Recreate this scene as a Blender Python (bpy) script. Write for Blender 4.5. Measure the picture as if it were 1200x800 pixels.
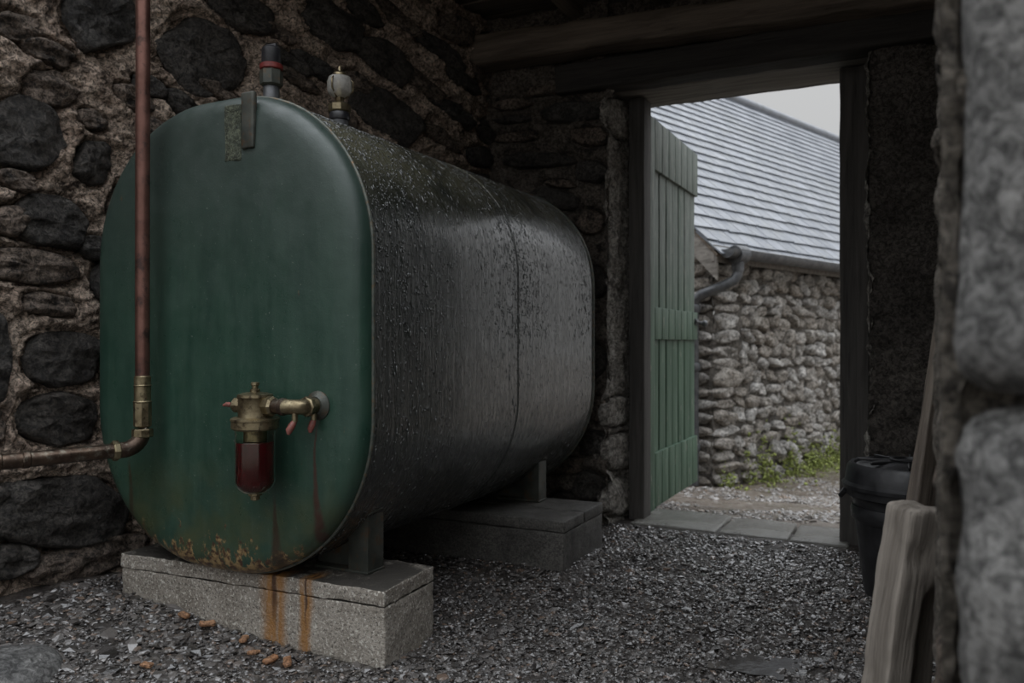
import bpy, bmesh, math, random
import numpy as np
from mathutils import Vector, Matrix

# ------------------------------------------------------------------ clear
for o in list(bpy.data.objects):
    bpy.data.objects.remove(o)
C = bpy.context.scene.collection
S = bpy.context.scene

# ------------------------------------------------------------------ camera
FPX = 946.0                      # focal length in pixels of a 1200 px wide frame
CAMZ = 0.85
YAW = math.radians(26.66)
cam = bpy.data.cameras.new('camera')
cam.sensor_width = 36.0
cam.lens = FPX / 1200 * 36.0
cam.clip_start = 0.02
cam.dof.use_dof = True
cam.dof.focus_distance = 2.25
cam.dof.aperture_fstop = 3.5
camo = bpy.data.objects.new('camera', cam)
camo.location = (0, 0, CAMZ)
camo.rotation_euler = (math.radians(90), 0, YAW)
C.objects.link(camo)
S.camera = camo

# ------------------------------------------------------------------ overcast sky
world = bpy.data.worlds.new('overcast')
S.world = world
world.use_nodes = True
wn = world.node_tree.nodes
wl = world.node_tree.links
bg = wn['Background']
tc = wn.new('ShaderNodeTexCoord')
sx = wn.new('ShaderNodeSeparateXYZ')
wl.new(tc.outputs['Generated'], sx.inputs[0])
rmp = wn.new('ShaderNodeValToRGB')
rmp.color_ramp.elements[0].position = 0.0
rmp.color_ramp.elements[0].color = (0.29, 0.292, 0.292, 1)
rmp.color_ramp.elements[1].position = 1.0
rmp.color_ramp.elements[1].color = (1.9, 1.98, 2.1, 1)
e_ = rmp.color_ramp.elements.new(0.3)
e_.color = (0.335, 0.338, 0.341, 1)
wl.new(sx.outputs['Z'], rmp.inputs[0])
wl.new(rmp.outputs[0], bg.inputs['Color'])
bg.inputs['Strength'].default_value = 1.0

S.view_settings.view_transform = 'Standard'
S.view_settings.look = 'None'
S.view_settings.gamma = 1.0
S.view_settings.use_curve_mapping = False
S.view_settings.exposure = 0.75

# ------------------------------------------------------------------ helpers
FW = np.array([-math.sin(YAW), math.cos(YAW), 0.0])
RT = np.array([math.cos(YAW), math.sin(YAW), 0.0])
UP = np.array([0, 0, 1.0])
def ray(px, py):
    return FW + RT * (px - 600) / FPX - UP * (py - 400) / FPX
def P(px, py, d):
    return np.array([0, 0, CAMZ]) + ray(px, py) * d

def ss(x):
    x = np.clip(x, 0, 1)
    return x * x * (3 - 2 * x)

def _h(ix, iy, iz, seed):
    n = (ix.astype(np.int64) * 374761393 + iy.astype(np.int64) * 668265263 + iz.astype(np.int64) * 2147483647 + seed * 1274126177) & 0xFFFFFFFF
    n = ((n ^ (n >> 13)) * 1274126177) & 0xFFFFFFFF
    n = (n ^ (n >> 16)) & 0xFFFF
    return n / 32767.5 - 1.0
def vn(p, scale, seed=0):
    q = np.asarray(p, float) * scale
    f = np.floor(q)
    t = q - f
    t = t * t * (3 - 2 * t)
    ix, iy, iz = f[..., 0], f[..., 1], f[..., 2]
    tx, ty, tz = t[..., 0], t[..., 1], t[..., 2]
    r = 0
    for a in (0, 1):
        for b in (0, 1):
            for c in (0, 1):
                w = (tx if a else 1 - tx) * (ty if b else 1 - ty) * (tz if c else 1 - tz)
                r = r + w * _h(ix + a, iy + b, iz + c, seed)
    return r
def fbm(p, scale, oct=4, seed=0, gain=0.5):
    r, a = 0, 1.0
    for i in range(oct):
        r = r + a * vn(p, scale * 2 ** i, seed + i * 17)
        a *= gain
    return r

def mesh_np(name, V, F, smooth=True):
    """V (n,3), F list of polygons or (m,3)/(m,4) array"""
    me = bpy.data.meshes.new(name)
    V = np.asarray(V, np.float32)
    if isinstance(F, np.ndarray):
        k = F.shape[1]
        m = F.shape[0]
        me.vertices.add(len(V))
        me.vertices.foreach_set('co', V.ravel())
        me.loops.add(m * k)
        me.polygons.add(m)
        me.polygons.foreach_set('loop_start', np.arange(0, m * k, k, dtype=np.int32))
        me.loops.foreach_set('vertex_index', F.astype(np.int32).ravel())
        me.update(calc_edges=True)
    else:
        me.from_pydata(V.tolist(), [], F)
    me.polygons.foreach_set('use_smooth', [smooth] * len(me.polygons))
    me.update()
    return me

class MB:
    def __init__(s):
        s.V, s.F = [], []
    def add(s, V, F):
        o = len(s.V)
        s.V += [tuple(map(float, v)) for v in V]
        s.F += [tuple(i + o for i in f) for f in F]
    def lathe(s, prof, origin, axis=(0, 0, 1), seg=28):
        """prof list of (radius, height along axis)"""
        ax = Vector(axis).normalized()
        q = ax.to_track_quat('Z', 'Y')
        V, F = [], []
        n = len(prof)
        for r, h in prof:
            for i in range(seg):
                a = 2 * math.pi * i / seg
                V.append(Vector(origin) + q @ Vector((r * math.cos(a), r * math.sin(a), h)))
        for j in range(n - 1):
            for i in range(seg):
                k = (i + 1) % seg
                F.append((j * seg + i, j * seg + k, (j + 1) * seg + k, (j + 1) * seg + i))
        F.append(tuple(range(seg))[::-1])
        F.append(tuple((n - 1) * seg + i for i in range(seg)))
        s.add(V, F)
        return s
    def tube(s, pts, r, seg=16, closed=False, caps=True):
        pts = [Vector(p) for p in pts]
        n = len(pts)
        rs = r if isinstance(r, (list, tuple)) else [r] * n
        V, F = [], []
        up = None
        for i, p in enumerate(pts):
            a = pts[i - 1] if (i > 0 or closed) else pts[i]
            b = pts[(i + 1) % n] if (i < n - 1 or closed) else pts[i]
            t = (b - a).normalized()
            if up is None:
                up = Vector((0, 0, 1)) if abs(t.z) < 0.9 else Vector((1, 0, 0))
            x = t.cross(up).normalized()
            y = x.cross(t).normalized()
            up = y
            for k in range(seg):
                an = 2 * math.pi * k / seg
                V.append(p + x * rs[i] * math.cos(an) + y * rs[i] * math.sin(an))
        for j in range(n if closed else n - 1):
            for k in range(seg):
                m = (k + 1) % seg
                j2 = (j + 1) % n
                F.append((j * seg + k, j * seg + m, j2 * seg + m, j2 * seg + k))
        if caps and not closed:
            F.append(tuple(range(seg))[::-1])
            F.append(tuple((n - 1) * seg + k for k in range(seg)))
        s.add(V, F)
        return s
    def box(s, c, size, rot=None):
        hx, hy, hz = (v / 2 for v in size)
        V = [Vector((x, y, z)) for x in (-hx, hx) for y in (-hy, hy) for z in (-hz, hz)]
        if rot is not None:
            V = [rot @ v for v in V]
        V = [v + Vector(c) for v in V]
        F = [(0, 1, 3, 2), (4, 6, 7, 5), (0, 4, 5, 1), (2, 3, 7, 6), (0, 2, 6, 4), (1, 5, 7, 3)]
        s.add(V, F)
        return s
    def rbox(s, c, size, r=0.005, rot=None, n=(2, 2, 2), amp=0.0, sc=10.0, seed=0, oct=3, fn=None):
        V, F = rbox(size, r, n, amp, sc, seed, oct)
        if fn:
            V = fn(V)
        V = [Vector(v) for v in V]
        if rot is not None:
            V = [rot @ v for v in V]
        s.add([v + Vector(c) for v in V], F)
        return s
    def mesh(s, name, smooth=True, auto=None):
        me = bpy.data.meshes.new(name)
        me.from_pydata(s.V, [], s.F)
        me.polygons.foreach_set('use_smooth', [smooth] * len(me.polygons))
        me.update()
        if auto is not None:
            me.set_sharp_from_angle(angle=math.radians(auto))
        return me

def rbox(size, r, n, amp=0.0, sc=10.0, seed=0, oct=3):
    """rounded box with grid faces (n spans per axis) displaced by noise"""
    h = np.array(size) / 2.0
    r = min(r, h.min() * 0.98)
    inner = h - r
    key, V, F = {}, [], []
    def ax(i):
        # two rows near each end for the rounding, n spans between
        return np.concatenate([[-h[i], -h[i] + r * 0.42], np.linspace(-inner[i], inner[i], n[i] + 1), [h[i] - r * 0.42, h[i]]])
    A = [ax(0), ax(1), ax(2)]
    def idx(p):
        k = tuple(np.round(p, 6))
        if k not in key:
            key[k] = len(V)
            V.append(p)
        return key[k]
    for a in range(3):
        b, c = (a + 1) % 3, (a + 2) % 3
        for sg in (-1, 1):
            g = {}
            for i, u in enumerate(A[b]):
                for j, v in enumerate(A[c]):
                    p = np.zeros(3)
                    p[a] = sg * h[a]
                    p[b] = u
                    p[c] = v
                    g[i, j] = idx(p)
            for i in range(len(A[b]) - 1):
                for j in range(len(A[c]) - 1):
                    q = (g[i, j], g[i + 1, j], g[i + 1, j + 1], g[i, j + 1])
                    F.append(q if sg > 0 else q[::-1])
    V = np.array(V)
    cl = np.clip(V, -inner, inner)
    d = V - cl
    L = np.linalg.norm(d, axis=1, keepdims=True)
    d = d / np.maximum(L, 1e-9)
    V = cl + d * r
    if amp:
        V = V + d * (fbm(V + seed * 3.7, sc, oct, seed) * amp)[:, None]
    return V, F

def link(name, me, mat=None, parent=None, loc=(0, 0, 0), rot=(0, 0, 0)):
    o = bpy.data.objects.new(name, me)
    C.objects.link(o)
    if mat is not None and me is not None and not me.materials:
        me.materials.append(mat)
    o.location = loc
    o.rotation_euler = rot
    if parent is not None:
        o.parent = parent
    return o
def tag(o, label=None, cat=None, group=None, kind=None):
    for k, v in (('label', label), ('category', cat), ('group', group), ('kind', kind)):
        if v:
            o[k] = v
    return o
def thing(name, label, cat, loc=(0, 0, 0), rz=0, group=None):
    return tag(link(name, None, None, None, loc, (0, 0, rz)), label, cat, group)
def centred(V):
    V = np.asarray(V, float)
    c = V.mean(0)
    return V - c, c
def local(mb, root):
    """shift a world-space MB into its root's space"""
    l = root.location
    mb.V = [(x - l.x, y - l.y, z - l.z) for x, y, z in mb.V]
    return mb

PHI_G = (1 + 5 ** 0.5) / 2
ICO = np.array([(-1, PHI_G, 0), (1, PHI_G, 0), (-1, -PHI_G, 0), (1, -PHI_G, 0), (0, -1, PHI_G), (0, 1, PHI_G), (0, -1, -PHI_G), (0, 1, -PHI_G), (PHI_G, 0, -1), (PHI_G, 0, 1), (-PHI_G, 0, -1), (-PHI_G, 0, 1)]) / 1.9
ICF = np.array([(0, 11, 5), (0, 5, 1), (0, 1, 7), (0, 7, 10), (0, 10, 11), (1, 5, 9), (5, 11, 4), (11, 10, 2), (10, 7, 6), (7, 1, 8), (3, 9, 4), (3, 4, 2), (3, 2, 6), (3, 6, 8), (3, 8, 9), (4, 9, 5), (2, 4, 11), (6, 2, 10), (8, 6, 7), (9, 8, 1)])

# ------------------------------------------------------------------ node materials
class NT:
    def __init__(s, name):
        s.m = bpy.data.materials.new(name)
        s.m.use_nodes = True
        s.t = s.m.node_tree
        s.b = s.t.nodes['Principled BSDF']
        s._o = None
    def n(s, t, **k):
        x = s.t.nodes.new(t)
        for a, v in k.items():
            setattr(x, a, v)
        return x
    def l(s, a, b):
        s.t.links.new(a, b)
    def put(s, sock, v):
        if hasattr(v, 'is_output') or isinstance(v, bpy.types.NodeSocket):
            s.l(v, sock)
        elif isinstance(v, (tuple, list)):
            sock.default_value = (*v, 1) if (len(v) == 3 and sock.type == 'RGBA') else v
        else:
            sock.default_value = v
    def obj(s, vary=True):
        if s._o is None:
            t = s.n('ShaderNodeTexCoord')
            if vary:
                r = s.n('ShaderNodeObjectInfo')
                m = s.n('ShaderNodeMath', operation='MULTIPLY')
                s.l(r.outputs['Random'], m.inputs[0])
                m.inputs[1].default_value = 37.0
                a = s.n('ShaderNodeVectorMath', operation='ADD')
                s.l(t.outputs['Object'], a.inputs[0])
                s.l(m.outputs[0], a.inputs[1])
                s._o = a.outputs[0]
            else:
                s._o = t.outputs['Object']
        return s._o
    def rnd(s):
        return s.n('ShaderNodeObjectInfo').outputs['Random']
    def scl(s, v, k):
        a = s.n('ShaderNodeVectorMath', operation='MULTIPLY')
        s.l(v, a.inputs[0])
        a.inputs[1].default_value = k
        return a.outputs[0]
    def noise(s, scale, detail=5, rough=0.6, vec=None, dist=0.0):
        x = s.n('ShaderNodeTexNoise')
        x.inputs['Scale'].default_value = scale
        x.inputs['Detail'].default_value = detail
        x.inputs['Roughness'].default_value = rough
        x.inputs['Distortion'].default_value = dist
        s.l(vec if vec is not None else s.obj(), x.inputs['Vector'])
        return x.outputs['Fac']
    def vor(s, scale, vec=None, feature='F1'):
        x = s.n('ShaderNodeTexVoronoi', feature=feature)
        x.inputs['Scale'].default_value = scale
        s.l(vec if vec is not None else s.obj(), x.inputs['Vector'])
        return x.outputs['Distance']
    def mr(s, v, a, b, c=0.0, d=1.0):
        x = s.n('ShaderNodeMapRange', interpolation_type='SMOOTHSTEP')
        s.put(x.inputs['Value'], v)
        x.inputs['From Min'].default_value = a
        x.inputs['From Max'].default_value = b
        x.inputs['To Min'].default_value = c
        x.inputs['To Max'].default_value = d
        return x.outputs['Result']
    def math(s, op, a, b=0.0):
        x = s.n('ShaderNodeMath', operation=op)
        s.put(x.inputs[0], a)
        s.put(x.inputs[1], b)
        return x.outputs[0]
    def mix(s, f, a, b, mode='MIX'):
        x = s.n('ShaderNodeMix', data_type='RGBA', blend_type=mode)
        s.put(x.inputs[0], f)
        s.put(x.inputs[6], a)
        s.put(x.inputs[7], b)
        return x.outputs[2]
    def xyz(s, vary=False):
        x = s.n('ShaderNodeSeparateXYZ')
        s.l(s.obj(vary), x.inputs[0])
        return x.outputs
    def nz(s):
        g = s.n('ShaderNodeNewGeometry')
        x = s.n('ShaderNodeSeparateXYZ')
        s.l(g.outputs['Normal'], x.inputs[0])
        return x.outputs['Z']
    def bump(s, hs):
        """hs list of (height, strength, distance)"""
        prev = None
        for h, st, d in hs:
            x = s.n('ShaderNodeBump')
            x.inputs['Strength'].default_value = st
            x.inputs['Distance'].default_value = d
            s.l(h, x.inputs['Height'])
            if prev is not None:
                s.l(prev, x.inputs['Normal'])
            prev = x.outputs[0]
        s.l(prev, s.b.inputs['Normal'])
    def fin(s, col, rough=0.7, metal=0.0, spec=0.5, coat=0.0):
        s.put(s.b.inputs['Base Color'], col)
        s.put(s.b.inputs['Roughness'], rough)
        s.b.inputs['Metallic'].default_value = metal
        s.b.inputs['Specular IOR Level'].default_value = spec
        if coat:
            s.b.inputs['Coat Weight'].default_value = coat
            s.b.inputs['Coat Roughness'].default_value = 0.12
        return s.m

def m_rough(name, c1, c2, sc, rough=0.85, spec=0.35, b=(0.9, 0.012), fine=90, hue=None, dark=None, wet=None, grain_shade=0.6, fleck=None):
    t = NT(name)
    n1 = t.noise(sc, 6, 0.65)
    col = t.mix(t.mr(n1, 0.32, 0.68), c1, c2)
    if hue:
        col = t.mix(t.mr(t.rnd(), 0.0, 1.0), col, t.mix(0.6, col, hue))
    if dark:
        col = t.mix(t.mr(t.noise(sc * 2.3, 5, 0.7), 0.52, 0.66), col, dark)
    h1 = t.noise(sc * 2.5, 8, 0.75)
    h2 = t.noise(fine, 6, 0.75, dist=0.8)
    g = t.mr(h2, 0.38, 0.64, 1 - grain_shade, 1 + grain_shade)  # grain contrast, with relief shading painted in from the bump noise
    if fleck:
        col = t.mix(t.mr(t.noise(fine * 0.8, 6, 0.8, t.scl(t.obj(), (1, 1, 2.2)), 1.2), 0.60, 0.70, 0, 0.75), col, fleck)
    col = t.mix(1.0, col, g, 'MULTIPLY')
    t.bump([(h1, b[0], b[1] * 1.3), (h2, b[0], b[1] * 0.6)])
    r = rough
    if wet:
        r = t.mr(t.noise(sc * 0.8, 4, 0.6), 0.4, 0.62, wet, rough)
    return t.fin(col, r, spec=spec)

M = {}
M['mortar'] = m_rough('mortar', (0.37, 0.28, 0.218), (0.60, 0.485, 0.39), 7, 0.9, 0.3, (1.0, 0.02), 75, dark=(0.12, 0.09, 0.07), grain_shade=0.75)
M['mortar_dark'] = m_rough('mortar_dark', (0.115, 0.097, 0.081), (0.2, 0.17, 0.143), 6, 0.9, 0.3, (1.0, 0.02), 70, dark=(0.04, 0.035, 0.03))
M['stone'] = m_rough('wall_stone', (0.045, 0.042, 0.039), (0.125, 0.115, 0.104), 9, 0.7, 0.45, (1.0, 0.02), 70, hue=(0.06, 0.05, 0.04), wet=0.42, grain_shade=0.75, fleck=(0.24, 0.225, 0.205))
M['stone_warm'] = m_rough('wall_stone_warm', (0.12, 0.095, 0.075), (0.26, 0.205, 0.165), 9, 0.8, 0.35, (1.0, 0.02), 70, dark=(0.045, 0.038, 0.033), grain_shade=0.7, fleck=(0.36, 0.32, 0.28))
M['mortar_black'] = m_rough('dark_plaster', (0.075, 0.066, 0.057), (0.145, 0.128, 0.112), 5, 0.9, 0.3, (1.0, 0.02), 60)  # darker plaster tone for the end wall right of the door
M['reveal'] = m_rough('reveal_plaster', (0.26, 0.235, 0.205), (0.46, 0.43, 0.385), 9, 0.9, 0.3, (1.0, 0.02), 50, dark=(0.13, 0.115, 0.10))  # lightened, so daylight on the reveals is put into the colour
M['pier'] = m_rough('pier_stone', (0.125, 0.122, 0.117), (0.25, 0.244, 0.232), 12, 0.85, 0.3, (0.8, 0.012), 60, dark=(0.10, 0.097, 0.092))
M['pier_mortar'] = m_rough('pier_mortar', (0.12, 0.105, 0.085), (0.22, 0.195, 0.165), 14, 0.9, 0.3, (1.0, 0.015), 80, dark=(0.04, 0.035, 0.03))
M['yard_stone'] = m_rough('yard_stone', (0.30, 0.285, 0.262), (0.60, 0.58, 0.545), 9, 0.8, 0.4, (1.0, 0.02), 45, hue=(0.26, 0.215, 0.165))
M['yard_mortar'] = m_rough('yard_mortar', (0.10, 0.09, 0.078), (0.2, 0.18, 0.155), 8, 0.9, 0.3, (1.0, 0.02), 50)
M['rock'] = m_rough('rock', (0.12, 0.12, 0.118), (0.26, 0.255, 0.245), 14, 0.7, 0.45, (1.0, 0.015), 70, wet=0.4)

def m_concrete():
    t = NT('concrete')
    o = t.xyz(False)
    n1 = t.noise(6, 6, 0.65)
    col = t.mix(t.mr(n1, 0.3, 0.7), (0.20, 0.174, 0.142), (0.35, 0.318, 0.273))
    col = t.mix(t.mr(t.noise(130, 4, 0.7), 0.52, 0.62), col, (0.11, 0.097, 0.083))
    col = t.mix(t.mr(t.noise(115, 4, 0.7), 0.53, 0.64), col, (0.56, 0.53, 0.47))
    # grime on the damp top
    col = t.mix(t.mr(t.math('MULTIPLY', t.mr(t.nz(), 0.6, 0.9), t.noise(11, 5, 0.7)), 0.3, 0.5), col, (0.05, 0.045, 0.038))
    # rust runs down the front face
    wig = t.math('MULTIPLY', t.math('SUBTRACT', t.noise(14, 3, 0.6, t.scl(t.obj(), (1, 1, 0.35))), 0.5), 0.05)
    for x0, w, a in ((0.115, 0.058, 0.85), (0.225, 0.028, 0.85)):
        d = t.math('ABSOLUTE', t.math('SUBTRACT', t.math('ADD', o[0], wig), x0))
        mk = t.math('MULTIPLY', t.mr(d, w * 0.25, w, 1, 0), t.mr(o[1], -0.03, -0.085, 0, 1))
        mk = t.math('MULTIPLY', mk, t.mr(t.noise(30, 4, 0.6, t.scl(t.obj(), (2, 1, 0.25))), 0.3, 0.55, 0.45, 1))
        col = t.mix(t.math('MULTIPLY', mk, a), col, (0.30, 0.135, 0.028))
        d2 = t.mr(d, w * 0.05, w * 0.2, 1, 0)
        mk2 = t.math('MULTIPLY', t.math('MULTIPLY', d2, t.mr(o[1], -0.03, -0.085, 0, 1)), t.mr(o[2], 0.03, 0.15, 0, 1))
        col = t.mix(t.math('MULTIPLY', mk2, 0.8), col, (0.035, 0.014, 0.010))
    t.bump([(t.noise(150, 4, 0.65), 0.7, 0.006), (t.noise(22, 5, 0.6), 0.5, 0.008)])
    return t.fin(col, 0.8, spec=0.35)
M['concrete'] = m_concrete()
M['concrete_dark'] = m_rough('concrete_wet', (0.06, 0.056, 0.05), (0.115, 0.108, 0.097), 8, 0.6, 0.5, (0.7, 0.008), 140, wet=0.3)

def m_tank_front():
    t = NT('tank_front_paint')
    o = t.xyz(False)
    st = t.noise(9, 6, 0.65, t.scl(t.obj(False), (1.6, 1, 0.3)))
    col = t.mix(t.mr(st, 0.3, 0.7), (0.0135, 0.042, 0.029), (0.03, 0.068, 0.048))
    # dusty, greyer paint towards the top
    col = t.mix(t.math('MULTIPLY', t.mr(o[2], 0.75, 1.5), 0.75), col, (0.042, 0.052, 0.048))
    # brownish algae near the bottom
    col = t.mix(t.math('MULTIPLY', t.mr(o[2], 0.6, 0.25), t.mr(t.noise(7, 5, 0.6), 0.35, 0.7)), col, (0.055, 0.065, 0.03))
    # vertical scuffs
    sc = t.noise(30, 5, 0.7, t.scl(t.obj(False), (1.5, 1, 0.12)))
    col = t.mix(t.mr(sc, 0.6, 0.78, 0, 0.35), col, (0.075, 0.10, 0.083))
    # pale specks
    col = t.mix(t.mr(t.noise(150, 2, 0.5), 0.71, 0.77, 0, 0.5), col, (0.22, 0.25, 0.21))
    # chipped and rusted lower edge
    n2 = t.noise(26, 6, 0.7, t.scl(t.obj(False), (1.3, 1, 0.7)))
    edge = t.mr(o[2], 0.40, 0.20)
    mk = t.mr(t.math('ADD', t.math('MULTIPLY', edge, 0.29), n2), 0.69, 0.74)
    col = t.mix(mk, col, t.mix(t.mr(t.noise(60, 4, 0.6), 0.4, 0.6), (0.27, 0.185, 0.085), (0.055, 0.026, 0.015)))
    # rust runs under the valve
    wig = t.math('MULTIPLY', t.math('SUBTRACT', t.noise(12, 3, 0.5, t.scl(t.obj(False), (1, 1, 0.6))), 0.5), 0.03)
    for x0, z0, z1, w0, w1, c in ((0.372, 0.63, 0.285, 0.003, 0.018, (0.042, 0.018, 0.012)), (0.232, 0.43, 0.20, 0.006, 0.034, (0.035, 0.024, 0.014)), (-0.335, 0.5, 0.25, 0.006, 0.02, (0.035, 0.032, 0.018))):
        d = t.math('ABSOLUTE', t.math('SUBTRACT', t.math('ADD', o[0], wig), x0))
        w = t.mr(o[2], z0, z1, w0, w1)
        q = t.math('DIVIDE', d, w)
        mk = t.math('MULTIPLY', t.mr(q, 0.3, 1.1, 1, 0), t.math('MULTIPLY', t.mr(o[2], z0 + 0.02, z0 - 0.03), t.mr(o[2], z1 - 0.05, z1)))
        mk = t.math('MULTIPLY', mk, t.mr(t.noise(40, 4, 0.7), 0.25, 0.5, 0.3, 0.95))
        col = t.mix(mk, col, c)
    t.bump([(t.noise(190, 3, 0.6), 0.12, 0.004), (t.noise(5, 3, 0.5), 0.25, 0.03)])
    return t.fin(col, t.mr(t.noise(12, 5, 0.6), 0.3, 0.7, 0.26, 0.5), spec=0.5)
M['tank_front'] = m_tank_front()

def m_tank_side():
    t = NT('tank_wet_side')
    o = t.xyz(False)
    n1 = t.noise(8, 6, 0.65, t.scl(t.obj(False), (1, 2, 0.5)))
    col = t.mix(t.mr(n1, 0.3, 0.7), (0.010, 0.013, 0.011), (0.026, 0.03, 0.025))
    col = t.mix(t.math('MULTIPLY', t.mr(o[2], 1.15, 1.48), t.mr(t.noise(6, 5, 0.6), 0.25, 0.6)), col, (0.125, 0.12, 0.078))
    rust = t.math('MULTIPLY', t.mr(o[2], 0.5, 0.3), t.mr(o[1], 0.35, 0.1))
    col = t.mix(t.math('MULTIPLY', rust, t.mr(t.noise(22, 6, 0.7), 0.42, 0.6)), col, (0.10, 0.055, 0.025))
    run = t.noise(1.0, 5, 0.62, t.scl(t.obj(False), (12, 60, 6)), dist=0.3)
    drop = t.mr(t.vor(80, t.scl(t.obj(False), (1, 1, 0.6))), 0.12, 0.40, 1, 0)
    sel = t.mr(t.noise(45, 2, 0.5), 0.48, 0.56)
    run2 = t.noise(1.0, 4, 0.7, t.scl(t.obj(False), (20, 62, 8)), dist=1.2)
    t.bump([(run, 0.22, 0.010), (run2, 0.25, 0.006), (t.math('MULTIPLY', drop, sel), 1.0, 0.009), (t.noise(4, 3, 0.5), 0.3, 0.03)])
    return t.fin(col, t.mr(run2, 0.36, 0.62, 0.07, 0.42), spec=0.9, coat=0.4)
M['tank_side'] = m_tank_side()

def m_metal(name, c1, c2, rough, sc=30, metal=0.9, dark=None, b=0.2):
    t = NT(name)
    col = t.mix(t.mr(t.noise(sc, 6, 0.65), 0.3, 0.7), c1, c2)
    if dark:
        col = t.mix(t.mr(t.noise(sc * 1.7, 6, 0.7), 0.5, 0.68), col, dark)
    t.bump([(t.noise(sc * 4, 5, 0.6), b, 0.003)])
    return t.fin(col, t.mr(t.noise(sc * 0.6, 5, 0.6), 0.3, 0.7, rough - 0.12, rough + 0.12), metal)
M['brass'] = m_metal('old_brass', (0.175, 0.14, 0.083), (0.32, 0.27, 0.17), 0.38, dark=(0.06, 0.045, 0.03))
M['copper'] = m_metal('copper_pipe', (0.13, 0.066, 0.052), (0.21, 0.108, 0.086), 0.42, 14, 0.8, dark=(0.07, 0.045, 0.04))
M['steel_pipe'] = m_metal('dark_bronze_pipe', (0.06, 0.042, 0.032), (0.13, 0.09, 0.065), 0.36, 22, 0.85, dark=(0.22, 0.2, 0.16))
M['iron'] = m_metal('cast_iron', (0.055, 0.058, 0.062), (0.12, 0.122, 0.125), 0.42, 20, 0.35)
M['leg'] = m_metal('leg_steel', (0.035, 0.04, 0.034), (0.075, 0.078, 0.064), 0.5, 18, 0.35, dark=(0.09, 0.055, 0.03))
M['rim'] = m_metal('rim_paint', (0.05, 0.062, 0.054), (0.12, 0.13, 0.11), 0.45, 40, 0.3, dark=(0.16, 0.10, 0.05))
M['red_paint'] = m_metal('red_lever', (0.17, 0.045, 0.035), (0.24, 0.085, 0.068), 0.5, 60, 0.0, dark=(0.10, 0.065, 0.05))
M['black_cap'] = m_metal('black_rubber', (0.012, 0.012, 0.014), (0.03, 0.03, 0.034), 0.4, 40, 0.0)
M['red_ring'] = m_metal('red_gasket', (0.12, 0.014, 0.012), (0.18, 0.025, 0.02), 0.5, 40, 0.0)

def m_glass():
    t = NT('bowl_glass')
    t.b.inputs['Transmission Weight'].default_value = 1.0
    t.b.inputs['IOR'].default_value = 1.06
    return t.fin((0.85, 0.86, 0.8), 0.06)
M['glass'] = m_glass()
def m_frost():
    t = NT('clouded_glass')
    t.b.inputs['Transmission Weight'].default_value = 0.6
    t.b.inputs['IOR'].default_value = 1.35
    return t.fin(t.mix(t.mr(t.noise(60, 4, 0.6), 0.4, 0.6), (0.5, 0.48, 0.44), (0.7, 0.68, 0.63)), 0.3)
M['frosted'] = m_frost()
def m_fuel():
    t = NT('red_fuel')
    o = t.xyz(False)
    col = t.mix(t.mr(t.noise(10, 3, 0.5), 0.3, 0.7), (0.04, 0.002, 0.004), (0.07, 0.004, 0.007))
    return t.fin(col, 0.12, spec=0.5, coat=0.6)
M['fuel'] = m_fuel()

def m_wood(name, c1, c2, axis=2, rough=0.75, b=0.6, spec=0.3, crack=True):
    t = NT(name)
    k = [26, 26, 26]
    k[axis] = 1.6
    v = t.scl(t.obj(), tuple(k))
    n1 = t.noise(1.0, 7, 0.68, v, 0.6)
    k2 = [90, 90, 90]
    k2[axis] = 3
    n2 = t.noise(1.0, 4, 0.6, t.scl(t.obj(), tuple(k2)))
    col = t.mix(t.mr(n1, 0.28, 0.72), c1, c2)
    col = t.mix(t.mr(n2, 0.55, 0.75, 0, 0.7), col, tuple(x * 0.35 for x in c1))
    t.bump([(n1, b, 0.01), (n2, b * 0.8, 0.004)])
    return t.fin(col, rough, spec=spec)
M['oak_x'] = m_wood('dark_beam', (0.08, 0.063, 0.048), (0.19, 0.153, 0.12), 0)
M['oak_shaded'] = m_wood('shaded_beam', (0.022, 0.02, 0.018), (0.05, 0.045, 0.04), 0)  # shade on the lintel's front face, put into the wood colour
M['oak_y'] = m_wood('dark_joist', (0.085, 0.072, 0.058), (0.19, 0.16, 0.127), 1)
M['oak_z'] = m_wood('dark_jamb', (0.045, 0.042, 0.038), (0.095, 0.088, 0.08), 2)
M['lintel'] = m_wood('grey_lintel', (0.12, 0.108, 0.094), (0.27, 0.248, 0.22), 0)
M['grey_wood'] = m_wood('weathered_wood', (0.13, 0.112, 0.093), (0.32, 0.285, 0.245), 2, 0.8, 0.8)
M['plank_wood'] = m_wood('plank_wood', (0.075, 0.06, 0.048), (0.17, 0.142, 0.115), 2, 0.65, 0.7)
M['board_y'] = m_wood('roof_board', (0.07, 0.06, 0.048), (0.17, 0.142, 0.113), 0)

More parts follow.
